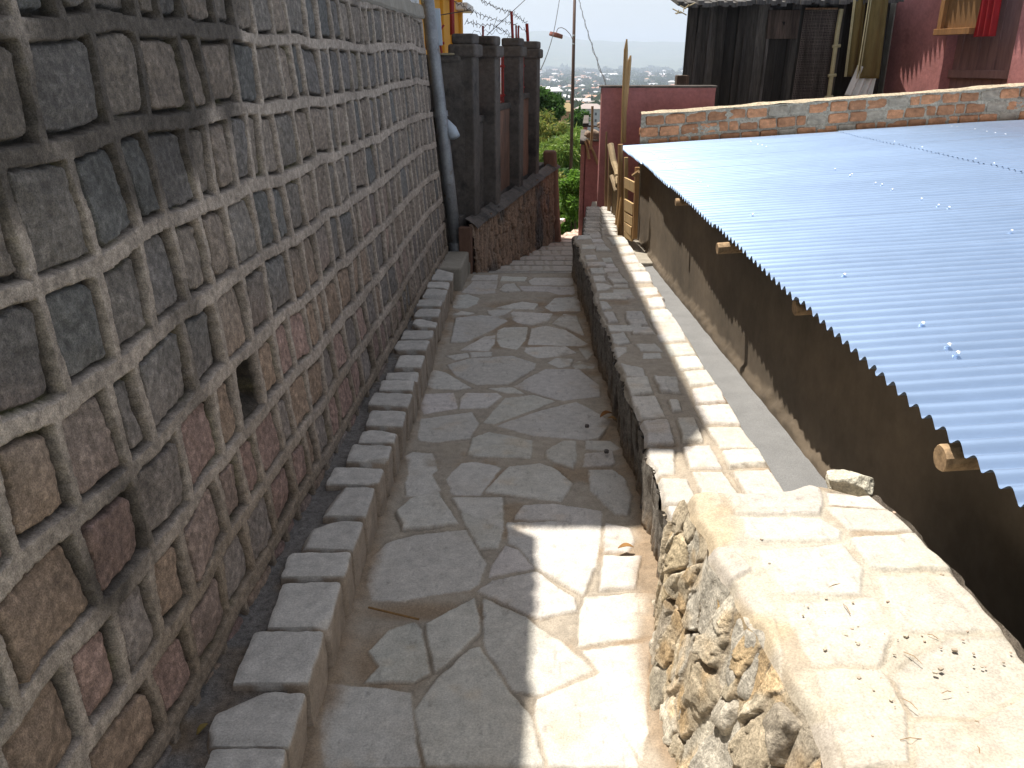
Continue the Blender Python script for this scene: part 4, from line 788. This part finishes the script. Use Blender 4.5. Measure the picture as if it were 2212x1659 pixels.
tag(mb.build('dry_palm_frond', M['thatch']), 'dry straw frond lying along the white grille above the wall', 'frond')
# ------------------------------------------------------------------ houses and added shadow wall above the retaining wall
yh = thing('ochre_house', 'ochre yellow house with white balcony slabs rising behind the column wall', 'house', (-1.5, 9, 1.9))
def yx(Y): return -1.27+.061*(Y-4)
b = MB(); b.add([(yx(4), 4.0, 1.5), (yx(13), 13.0, 1.5), (yx(13), 13., 5.75), (yx(4), 4., 5.75), (-6, 4, 1.5), (-6, 13, 1.5), (-6, 13, 5.75), (-6, 4, 5.75)], [(0, 1, 2, 3), (1, 5, 6, 2), (5, 4, 7, 6), (4, 0, 3, 7)])
put(b.build('wall', M['ochre']), yh)
b = MB(); b.add([(x, y, z) for z in (5.70, 5.86) for x, y in ((-.745, 3.88), (-.60, 4.12), (-.56, 7.2), (-.36, 12.5), (-6.4, 12.5), (-6.4, 3.88))], [(0, 5, 4, 3, 2, 1), (6, 7, 8, 9, 10, 11)]+[(i, (i+1) % 6, (i+1) % 6+6, i+6) for i in range(6)])
put(b.build('roof_slab', M['white']), yh)
b = MB(); b.obox((yx(12.2), 12.3, 2.30), (.17, 0, 0), (.04, .9, 0), (0, 0, .09)); b.obox((yx(9.3)-.02, 9.3, 2.40), (.12, 0, 0), (.15, 2.4, 0), (0, 0, .10)); put(b.build('balcony_slab', M['white'], bevel=.01), yh)
b = MB()
for y in (9.9, 10.8, 11.7, 12.6): b.obox((yx(y)-.02, y, 1.6), (.06, 0, 0), (0.012, .2, 0), (0, 0, 4.0))
put(b.build('pilaster', M['ochre'], bevel=.01), yh)
for y in (5.5, 7.5, 10.2): b = MB(); b.obox((yx(y)-.01, y, 3.3), (.04, 0, 0), (.06, .9, 0), (0, 0, 1.3)); put(b.build('window', M['white'], bevel=.01), yh)
gw = thing('unseen_shadow_wall', 'added unseen block wall with openings, casting shadow on the near lane', 'wall', (-.9, 0, 2))  # out of view, added to cast the shadow edge on the near lane
def gwx(y): return wallX(y, 2.0)-.005
def gbox(b, y0, y1, z0, z1, k_=0): b.obox((gwx(y0)-k_, y0, z0), (-.13+2*k_, 0, 0), (gwx(y1)-gwx(y0), y1-y0, 0), (0, 0, z1-z0))
b = MB(); gbox(b, -2.4, 3.44, 1.99, 3.50); gbox(b, -2.4, 3.44, 3.56, 3.90)
for i in range(33): gbox(b, -2.4+i*.178, -2.4+i*.178+.115, 3.498, 3.562, .004)  # openings shaped to dapple that shadow edge
put(b.build('blocks', M['plaster_light']), gw)
rr = random.Random(5); R = Rocks()
for i in range(12): yy_ = rr.uniform(-2.3, 3.35); R.add((gwx(yy_)-.03, yy_, 3.91), (.07, rr.uniform(.05, .14), rr.uniform(.03, .08)), (.3, .27, .22), ex=5, rough=.1, n=6)
put(R.build('top_stones', M['rock']), gw)
tag(MB().box((-14, -20, -2.5), (-.99, 3.9, 1.92)).build('terrace_ground', M['earth']), 'raised ground behind the tall wall', kind='structure')
tag(MB().box((-14, 3.9, -2.5), (-1.32, 13.0, 1.90)).build('terrace_ground', M['earth']), 'raised ground behind the tall wall', kind='structure')

# ------------------------------------------------------------------ lamp pole and wires
LY = 26.0
lp = thing('street_lamp', 'tall brown pole with a small dish lamp on a curved arm', 'street lamp', at_y(1233, 435, LY))
p0, p1 = at_y(1229, 560, LY), at_y(1242, -30, LY); b = MB(); b.tube([p0, p0*.35+p1*.65, p1], [.052, .050, .040], 8); put(b.build('pole', M['steel_brown'], smooth=True), lp)
Q = lambda x, y, yy=LY: at_y(*q(x, y), yy)
b = MB(); b.tube([Q(1044, 265, LY-.07), Q(1040, 235, LY-.08), Q(1025, 205, LY-.1), Q(1000, 178, LY-.1), Q(975, 166, LY-.1), Q(955, 170, LY-.1), Q(947, 183, LY-.1), Q(944, 200, LY-.1)], .010, 6); put(b.build('arm', M['steel_brown']), lp)
c0 = Q(942, 210, LY-.1); b = MB(); ax = np.array((.25, 0, 1.)); ax /= np.linalg.norm(ax); b.tube([c0+ax*.06, c0+ax*.045, c0-ax*.03, c0-ax*.065], [.05, .19, .205, .195], 20); hd = b.build('lamp_head', M['lamp_red'], smooth=False); put(hd, lp)
b = MB(); b.tube([Q(1052, 215, LY-.06), Q(1040, 215, LY-.06)], .03, 6); put(b.build('clamp', M['zinc_dark']), lp); b = MB(); b.tube([Q(1052, 265, LY-.06), Q(1038, 265, LY-.06)], .03, 6); put(b.build('clamp', M['zinc_dark']), lp)
def wire(name, label, pts, r, sag=.0, mat='wire', group=None, twist=False):
    P = [np.array(p) for p in pts]; out = []
    for i in range(len(P)-1):
        for k_ in range(14):
            s = k_/14; p = P[i]*(1-s)+P[i+1]*s; out.append(p-np.array((0, 0, sag*4*s*(1-s))))
    out.append(P[-1]); b = MB(); b.tube(out, r, 5)
    if twist:
        n = len(out)*4; T = []
        for k_ in range(n):
            s = k_/(n-1)*(len(out)-1); j = min(int(s), len(out)-2); p = out[j]+(out[j+1]-out[j])*(s-j); T.append(p+np.array((math.cos(k_*.9), 0, math.sin(k_*.9)))*r*3.2)
        b.tube(T, r*.8, 4)
    return tag(b.build(name, M[mat]), label, 'cable', group)
wire('power_cable', 'twisted black cable running down from the lamp pole to the pink wall', [at_y(1246, -25, LY), at_y(1311, 188, 9.65)], .0055, .12, twist=True)
wire('thin_cable', 'thin cable sloping steeply from the sky down behind the column wall, left of the lamp', [at_y(1212, -25, 22), at_y(1196, 70, 17), at_y(1168, 150, 12)], .007, .05)
wire('stay_cable', 'straight thin cable slanting up across the sky above the barbed wire', [at_y(1150, -15, 14), at_y(1052, 76, 11)], .005, 0)
tag(MB().tube([Q(1110, 760, 15), Q(1215, 762, 15)], .016, 6).build('cross_bar', M['rust_wire']), 'thin horizontal dark bar behind the low pink wall', 'bar')
tag(MB().tube([Q(1164, 640, 15.1), Q(1158, 820, 15.1)], .014, 6).build('upright_bar', M['rust_wire']), 'thin dark upright bar crossing the horizontal bar behind the low pink wall', 'bar')
# iron posts and barbed wire above the column wall
posts = [((312, -10), (316, 185), 7.45, .020), ((500, 155), (501, 222), 8.6, .010), ((672, 68), (682, 250), 9.2, .014), ((700, 152), (702, 250), 9.8, .010), ((715, 155), (712, 250), 9.9, .010), ((765, 142), (775, 278), 10.2, .018)]
lab = ['thickest red iron post on the first column cap', 'shortest iron post between the first and second columns', 'tallest dark iron post above the third column', 'first of two thin twin iron posts by the third column', 'second of two thin twin iron posts by the third column', 'red iron post on the last column']
for (a, c_, yy, r_), l in zip(posts, lab): tag(MB().tube([Q(c_[0], c_[1]+25, yy), Q(*a, yy)], r_, 8).build('iron_post', M['fence_red']), l, 'post', 'iron posts on the column wall')
def barbed(name, label, pts, yy):
    P = [Q(x, y, a) for (x, y), a in zip(pts, yy)]; out = []
    for i in range(len(P)-1):
        for k_ in range(10): out.append(P[i]*(1-k_/10)+P[i+1]*(k_/10)+np.array((0, 0, .01*math.sin(k_*2.1+i))))
    out.append(P[-1]); b = MB(); b.tube(out, .003, 4)
    for i in range(0, len(out)-1):
        if i % 3: continue
        for s_ in (0,):
            p = out[i]*(1-s_)+out[i+1]*s_; a = random.uniform(0, 3); v_ = np.array((math.cos(a)*.022, 0, math.sin(a)*.022+.008)); b.tube([p-v_, p+v_], .0028, 3)
    return tag(b.build(name, M['rust_wire']), label, 'wire', 'barbed wire strands above the column wall')
barbed('barbed_wire', 'top strand of barbed wire above the columns', [(490, 2), (560, 35), (620, 60), (672, 72), (720, 110), (768, 145)], [8.2, 8.5, 8.9, 9.2, 9.7, 10.2])
barbed('barbed_wire', 'second strand of barbed wire, from the house to the tall iron post', [(330, 10), (420, 60), (500, 95), (580, 120), (676, 140), (770, 195)], [7.5, 7.9, 8.3, 8.8, 9.2, 10.2])
barbed('barbed_wire', 'lowest strand of barbed wire just over the column caps', [(400, 130), (470, 148), (560, 152), (620, 180), (680, 235), (755, 250)], [7.6, 8.0, 8.5, 8.9, 9.2, 10.2])
b = MB(); T = [Q(430+i*2.1, 212-28*abs(math.sin(i*.11))+6*math.cos(i*.4), 8.1+.012*i) for i in range(110)]; b.tube(T, .0022, 4)
tag(b.build('barbed_coil', M['rust_wire']), 'loose looping coil of barbed wire between the first two columns', 'wire')
tag(MB().tube([Q(235, 92, 7.3), Q(430, 60, 7.3)], .004, 4).build('loop_wire', M['rust_wire']), 'bare wire across the front of the ochre house', 'wire')

# ------------------------------------------------------------------ ground to the horizon
GY_ = [-30, 9, 14.2, 14.8, 16, 22, 30, 60, 150, 500, 1200, 2000, 4000, 40000]; GZ_ = [-1.6, -1.7, -2.2, -2.6, -4.4, -5.6, -7.5, -13, -22, -34, -58, -78, -80, -80]
def ground_z(X, Y):
    a = X/np.maximum(Y, 1); z = np.interp(Y, GY_, GZ_); z = z+np.clip(Y-300, 0, 1500)/1500*6*fbm(X/400, Y/400, 2, 3)*(Y < 4500)
    ridge = 232+105*np.exp(-((a-.028)/.04)**2)+22*vnoise(a*22, 1.)+14*vnoise(a*60, 4.); prof = sstep(7600, 11300, Y)-.6*sstep(11600, 14500, Y)
    z = z+(ridge+80)*prof*(1+.10*fbm(X/900, Y/900, 4, 4)*(prof < .93)); 
    r1 = 95*np.exp(-((Y-8300)/700.)**2)*(.5+.5*vnoise(a*16, 7.)); return z+np.maximum(0, r1)
Yr = np.concatenate([np.linspace(-25, 20, 60), np.geomspace(20.5, 15000, 330)]); Ar = np.linspace(-1, 1, 241); Y, A = np.meshgrid(Yr, Ar, indexing='ij'); X = A*(np.abs(Y)*.85+28); Z = ground_z(X, Y)
Z = np.where((np.abs(X) < 20) & (Y < 20), Z+.15*fbm(X, Y, 3, 3), Z)
tag(mesh_np('ground', np.stack([X, Y, Z], -1), grid_faces(len(Yr), 241), M['hillside']), 'hillside falling to a wide hazy plain with hills', kind='structure')
b = MB(); b.obox((1.0, 13.9, -2.6), (1.1, 0, 0), (.1, .45, 0), (0, 0, 1.5)); b.obox((-.6, 7.05, -2.6), (1.5, 0, 0), (1.4, 6.9, 0), (0, 0, 1.2)); tag(b.build('lane_footing', M['rock'].copy() if False else M['earth']), 'earth bank under the stepped lane', kind='structure')

# ------------------------------------------------------------------ plants
def foliage(cen, rad, n, L, wd, cols, droop=.5, seed=1, clump=9, mat='leaf'):
    r = np.random.RandomState(seed); cen = np.asarray(cen); rad = np.asarray(rad)
    k_ = clump*4; cc = r.normal(size=(k_, 3)); cc /= np.linalg.norm(cc, axis=1)[:, None]; cc *= r.uniform(.35, .95, (k_, 1)); cr = r.uniform(.22, .42, k_)
    w_ = r.randint(0, k_, n); d = r.normal(size=(n, 3)); d /= np.linalg.norm(d, axis=1)[:, None]; P = cc[w_]+d*(cr[w_]*r.uniform(.55, 1.05, n))[:, None]
    P = cen+P*rad
    ax = r.normal(size=(n, 3)); ax[:, 2] -= droop*1.5; ax /= np.linalg.norm(ax, axis=1)[:, None]
    s = np.cross(ax, r.normal(size=(n, 3))); s /= np.linalg.norm(s, axis=1)[:, None]
    l = L*r.uniform(.6, 1.3, n)[:, None]; ww = wd*r.uniform(.7, 1.3, n)[:, None]
    V = np.stack([P, P+ax*l*.45+s*ww*.5, P+ax*l, P+ax*l*.45-s*ww*.5], 1)
    cols = np.array(cols); c = cols[r.randint(0, len(cols), n)]*r.uniform(.75, 1.25, (n, 1))*(r.uniform(.8, 1.15, k_)[w_])[:, None]
    F = np.arange(4*n).reshape(n, 4); return V.reshape(-1, 3), F, np.repeat(c, 4, 0), cc*rad+cen
GREEN = [(.17, .27, .04), (.22, .33, .06), (.11, .20, .035), (.28, .35, .08)]
DARK = [(.055, .12, .025), (.08, .17, .035), (.06, .13, .03)]
YEL = [(.30, .32, .06), (.36, .34, .09), (.17, .23, .05), (.13, .20, .04)]
BRI = [(.17, .32, .04), (.22, .38, .06), (.11, .23, .035)]
def shrub(name, cat, label, u, v, Y, ru, rv, n, L, wd, cols, droop, seed, depth=1.0):
    c = at_y(u, v, Y); s = Y*1.0/1789; rad = np.array((ru*s, ru*s*depth, rv*s)); base = c.copy(); base[2] = float(ground_z(np.array([c[0]]), np.array([Y]))[0])
    t = thing(name, label, cat, base, 'trees and bushes below the lane end')
    V, F, cc, cl = foliage(c, rad, n, L, wd, cols, droop, seed); put(mesh_np('crown', V, F, M['leaf'], cols=cc, smooth=False), t)
    b = MB(); tr = max(.03, .05*rad[0]); fork = base+(c-base)*.55; b.tube([base-(0, 0, .3), base+(c-base)*.3+(.05, 0, 0), fork], [tr*1.5, tr*1.1, tr], 8)
    for p in cl[::5]: b.tube([fork, (fork+p)/2+(.04, 0, .05), p], [tr*.7, tr*.45, tr*.2], 5)
    put(b.build('trunk', M['bark'], smooth=True), t); return t
shrub('broadleaf_tree', 'tree', 'dark round tree highest in the gap, right against the last column', 1180, 232, 36, 44, 34, 9000, .16, .10, DARK, .1, 1)
shrub('broadleaf_tree', 'tree', 'small dark tree just right of the lamp pole, below the grey house', 1252, 262, 42, 24, 24, 4000, .18, .11, DARK, .1, 2)
shrub('bamboo_clump', 'bamboo', 'tall yellow green bamboo clump below the dark round tree', 1180, 292, 30, 50, 44, 11000, .24, .035, YEL, .6, 3)
shrub('bamboo_clump', 'bamboo', 'wide light green bamboo mass in the middle of the gap', 1205, 342, 27, 56, 50, 17000, .24, .035, GREEN, .7, 4)
shrub('bamboo_clump', 'bamboo', 'green bamboo behind the lamp pole beside the faded pink wall', 1250, 330, 29, 34, 48, 8000, .24, .035, GREEN, .6, 5)
shrub('leafy_bush', 'bush', 'shaded dark green bush under the bamboo mass', 1192, 385, 24, 50, 26, 7000, .18, .06, DARK, .5, 6)
shrub('leafy_bush', 'bush', 'yellow green bush in the lower left of the gap beside the end pier', 1200, 418, 20, 40, 38, 12000, .11, .035, YEL, .2, 7)
shrub('leafy_bush', 'bush', 'bright green bush at the foot of the lamp pole', 1240, 428, 17.5, 30, 50, 12000, .11, .04, BRI, .4, 8)
shrub('leafy_bush', 'bush', 'lowest green bush just beyond the lane end', 1212, 470, 18, 44, 30, 12000, .10, .04, BRI, .3, 9)
shrub('leafy_bush', 'bush', 'green bush hidden behind the faded pink wall', 1285, 400, 22, 34, 60, 6000, .14, .05, GREEN, .4, 10)

# ------------------------------------------------------------------ town on the plain
WALLC = [(.62, .60, .56), (.55, .50, .42), (.45, .30, .22), (.60, .52, .40), (.35, .35, .36), (.50, .42, .36)]
ROOFC = [(.45, .46, .48), (.38, .20, .14), (.30, .24, .22), (.60, .60, .60), (.42, .26, .18)]
def house_parts(w_, d_, h_, rh, wc, rc, hip):
    wb = MB(); wb.box((-w_/2, -d_/2, -3), (w_/2, d_/2, h_), c=wc)
    e = .5 if w_ > 5 else .1; rb = MB()
    if hip: rb.add([(-w_/2-e, -d_/2-e, h_), (w_/2+e, -d_/2-e, h_), (w_/2+e, d_/2+e, h_), (-w_/2-e, d_/2+e, h_), (-w_/4, 0, h_+rh), (w_/4, 0, h_+rh)], [(0, 1, 5, 4), (1, 2, 5), (2, 3, 4, 5), (3, 0, 4), (0, 3, 2, 1)], c=rc)
    else: rb.add([(-w_/2-e, -d_/2-e, h_), (w_/2+e, -d_/2-e, h_), (w_/2+e, d_/2+e, h_), (-w_/2-e, d_/2+e, h_), (-w_/2-e, 0, h_+rh), (w_/2+e, 0, h_+rh)], [(0, 1, 5, 4), (1, 2, 5), (2, 3, 4, 5), (3, 0, 4), (0, 3, 2, 1)], c=rc)
    return wb, rb
rr = random.Random(21)
def gz1(x, y): return float(ground_z(np.array([x]), np.array([y]))[0])
near = [(1275, 250, 430, 13, 9, 7, (.34, .34, .35), (.32, .27, .25), 'grey two storey house with brown roof, nearest of the town below'), (1262, 254, 430, 11, 8, 3.5, (.55, .52, .46), (.62, .63, .66), 'low house with white metal roof in front of the grey two storey house'),
        (1198, 214, 520, 8, 8, 9, (.48, .49, .50), (.5, .5, .5), 'pale tower-like house rising behind the dark round tree'), (1170, 200, 700, 12, 9, 5, (.60, .58, .55), (.70, .68, .66), 'white roofed building left of the pale tower-like house'),
        (1248, 238, 520, 13, 9, 5, (.42, .28, .2), (.50, .30, .2), 'house with orange gable next to the grey roofs'), (1288, 236, 560, 12, 9, 6, (.45, .40, .36), (.30, .26, .24), 'dark roofed house against the edge of the tall pink wall'),
        (1222, 266, 60, .9, .9, 1.6, (.40, .24, .15), (.40, .30, .16), 'small brick hut peeking over the bushes beside the lamp pole'), (1256, 228, 640, 12, 10, 6, (.50, .47, .44), (.40, .38, .38), 'brown grey house above the orange gabled one'),
        (1300, 262, 430, 11, 8, 5, (.5, .5, .52), (.40, .42, .45), 'blue grey roofed house low beside the tall pink wall'), (1215, 236, 600, 11, 9, 7, (.52, .46, .40), (.36, .22, .16), 'tall narrow beige house left of the lamp pole')]
for i, (u, v, Y, w_, d_, h_, wc, rc, lb) in enumerate(near):
    p = at_y(u, v, Y); s = 1 if Y > 100 else .25
    t = thing('town_house', lb, 'house', (p[0], Y, p[2]-h_*.5)); t.rotation_euler[2] = rr.uniform(-.5, .5)
    wb, rb = house_parts(w_, d_, h_, 2.2*s, wc, rc, i % 2 == 0)
    wo_ = wb.build('wall', M['farwall'], t); wo_.scale = (1, 1, 1); rb.build('roof', M['farwall'], t)
    m_ = MB(); m_.box((-w_/2, -d_/2, -h_-25), (w_/2, d_/2, -2.9), c=wc); m_.build('footing', M['farwall'], t)
    for k_ in range(3):
        for fl in range(2 if h_ > 5.5 else 1):
            m_ = MB(); x = (-.3+.3*k_)*w_; z = .9*s+fl*3.1; m_.box((x-.5*s, -d_/2-.08*s, z), (x+.5*s, -d_/2+.02*s, z+1.3*s), c=(.05, .05, .06)); m_.build('window', M['farwall'], t)
protos = []
for i in range(10):
    wb, rb = house_parts(rr.uniform(8, 13), rr.uniform(7, 10), rr.choice([3.5, 6, 6.5, 9]), rr.uniform(1.5, 3), rr.choice(WALLC), rr.choice(ROOFC), rr.random() < .5)
    n0_ = len(wb.v); wb.v += rb.v; wb.c += rb.c; wb.f += [tuple(k_+n0_ for k_ in f) for f in rb.f]
    o = wb.build('distant_house', M['farwall']); protos.append(o)
cnt = 0; used = []
tries = 0
while cnt < 285 and tries < 20000:
    tries += 1
    Y = math.exp(rr.uniform(math.log(650), math.log(6500))); a = rr.uniform(.025, .112) if rr.random() < .72 else rr.uniform(.15, .215)
    X = a*Y
    if any(abs(X-x_)+abs(Y-y_)*.25 < 10+Y*.002 for x_, y_ in used): continue
    used.append((X, Y))
    if cnt < 10: o = protos[cnt]
    else: o = protos[rr.randrange(10)].copy(); C.objects.link(o)
    o.location = (X, Y, gz1(X, Y)); o.rotation_euler[2] = rr.uniform(0, 3.14); s = rr.uniform(.9, 1.5)*(1+Y/5000); o.scale = (s*rr.uniform(.8, 1.5), s, s*.9)
    tag(o, 'tiny hazy house in the distant town on the plain', 'house', 'small houses of the distant town'); cnt += 1
for i, (u, v, ud, dep, lb) in enumerate(((1320, 167, 44, 60, 'long white warehouse far out on the plain, over the pink wall'), (1385, 169, 34, 60, 'long white warehouse far on the plain between the poles and the hut'), (1440, 167, 32, 60, 'long white warehouse far on the plain against the black hut'), (1262, 184, 26, 40, 'pale low warehouse in the middle of the distant town'), (1205, 183, 22, 40, 'pale low warehouse left of the lamp pole in the distant town'))):
    r = ray(u, v); Y = 4800 if v < 175 else 3300; p = at_y(u, v, Y); wd_ = ud*Y/1789; wb, rb = house_parts(wd_, dep, 14, 6, (.66, .66, .66), (.75, .75, .76), False)
    n0_ = len(wb.v); wb.v += rb.v; wb.c += rb.c; wb.f += [tuple(k_+n0_ for k_ in f) for f in rb.f]
    o = wb.build('warehouse', M['farwall']); o.location = (p[0], Y, gz1(p[0], Y)); tag(o, lb, 'warehouse', 'white warehouses on the plain')
# tree clumps scattered over the town: one mass
r = np.random.RandomState(8); n = 900; Yt = np.exp(r.uniform(math.log(450), math.log(7500), n)); at_ = r.uniform(.0, .24, n); Xt = at_*Yt; Zt = ground_z(Xt, Yt); VV = []; NN = 70
for i in range(n):
    s = r.uniform(4, 9)*(1+Yt[i]/2500); d = r.normal(size=(NN, 3)); d /= np.linalg.norm(d, axis=1)[:, None]; P = d*np.array((s*r.uniform(.8, 2), s, s*.7))*r.uniform(.6, 1, (NN, 1))+np.array((Xt[i], Yt[i], Zt[i]+s*.5))
    a1 = r.normal(size=(NN, 3))*s*.28; a2 = r.normal(size=(NN, 3))*s*.28; VV.append(np.stack([P-a1, P-a2, P+a1, P+a2], 1).reshape(-1, 3))
VV = np.concatenate(VV); tc_ = np.repeat(np.array([(.045, .08, .03), (.06, .09, .035), (.04, .065, .03)])[r.randint(0, 3, n)], NN*4, 0)
tag(mesh_np('distant_trees', VV, np.arange(len(VV)).reshape(-1, 4), M['leaf'], cols=tc_, smooth=False), 'green tree clumps scattered through the distant town', 'trees', kind='stuff')

# ------------------------------------------------------------------ small litter
R = Rocks(); rr = random.Random(17)
for i in range(110):
    y = rng.normal(1.45, .28); x = rng.uniform(.62, 1.06)
    if not (float(nl(y))+.05 < x < float(nr(y))-.02 and .8 < y < 2.05): continue
    s = abs(rr.gauss(0, .0011))+.0008; R.add((x, y, .5005), (s*3.2, s*2.4, s*1.6), rr.choice([(.42, .36, .28), (.5, .44, .34), (.36, .3, .23), (.46, .34, .26)]), rot=rotz(rr.uniform(0, 3)), ex=4, rough=.2, n=6)
tag(R.build('gravel', M['grit']), 'fine gravel and grit strewn on the near parapet top', 'gravel', kind='stuff')
b = MB()
for i in range(14):
    y = rr.gauss(1.35, .22); x = rr.gauss(.86, .09); a = rr.uniform(0, 3.1); l = rr.uniform(.012, .05); p = np.array((x, y, .502)); d_ = np.array((math.cos(a), math.sin(a), 0))*l
    b.tube([p, p+d_*.5+(0, 0, .004), p+d_+(rr.uniform(-.01, .01), 0, 0)], .0009, 4, c=(.6, .5, .36))
tag(b.build('dry_twigs', M['wood_pale']), 'scattering of dry twigs and straw on the near parapet top', 'twigs', kind='stuff')
def leafcurl(u, v, z, L, a, label, c, name='dry_leaf'):
    p = at_z(u, v, z); n_ = 12; V = []
    for i in range(n_):
        s = i/(n_-1); wv = .18*L*math.sin(math.pi*s)**.8+.0005; x = (s-.5)*L; zc_ = .12*L*math.sin(s*3.1)
        for k_ in (-1, 0, 1): V.append((x, k_*wv, zc_+abs(k_)*wv*.6))
    V = np.array(V)@rotz(a).T+p; o = mesh_np(name, V, grid_faces(n_, 3), M['wood_pale'], cols=np.tile(c, (len(V), 1))); m_ = o.modifiers.new('t', 'SOLIDIFY'); m_.thickness = .0015; return tag(o, label, 'leaf')
leafcurl(1352, 1183, .004, .060, .1, 'curled dry leaf on the sunlit paving stones by the rubble wall', (.55, .38, .2))
leafcurl(1310, 897, .006, .085, .6, 'brown dry leaf in the shaded paving beside the parapet', (.50, .28, .12))
leafcurl(1322, 905, .006, .05, -.5, 'small pale leaf next to the brown dry leaf', (.55, .42, .25))
p = at_z(840, 1330, .0); a = at_z(796, 1312, .012); c_ = at_z(905, 1338, .006); tag(MB().tube([a, (a+c_)/2, c_], .0035, 6, c=(.5, .38, .25)).build('twig', M['wood_pale']), 'straight twig lying across the shaded soil in the lane', 'twig')
leafcurl(437, 1575, .125, .04, 1.2, 'thin straw blade on the cement beside the nearest kerb stones', (.4, .38, .18))
R = Rocks(); 
for (u, v) in ((1310, 975), (1388, 1095), (1268, 920)): R.add(at_z(u, v, .0), (.02, .02, .016), (.12, .1, .09), ex=4, rough=.2, n=6)
tag(R.build('pebbles', M['rock']), 'few dark pebbles against the foot of the parapet', 'pebbles', kind='stuff')
R = Rocks(); pw = at_y(1198, 482, 14.3)
for i in range(7): R.add(pw+np.array((rr.uniform(-.1, .15), rr.uniform(-.1, .1), rr.uniform(0, .05))), (.09, .08, .06), (.62, .60, .56), rot=rotz(i), ex=3, rough=.3, n=6)
tag(R.build('white_rags', M['cloth']), 'crumpled whitish litter at the far lane end', 'litter')

# ------------------------------------------------------------------ haze
hz = MB().box((-13500, -60, -84), (13500, 15400, 420)).build('haze', None); hz.data.materials.clear()
hm = bpy.data.materials.new('haze'); hm.use_nodes = True; hn = hm.node_tree; hn.nodes.clear(); ho_ = hn.nodes.new('ShaderNodeOutputMaterial'); pv = hn.nodes.new('ShaderNodeVolumePrincipled')
pv.inputs['Color'].default_value = (.66, .74, .90, 1); pv.inputs['Density'].default_value = .00015; pv.inputs['Anisotropy'].default_value = .2; hn.links.new(pv.outputs[0], ho_.inputs['Volume'])
hz.data.materials.append(hm); tag(hz, 'pale summer haze over the plain', kind='stuff')
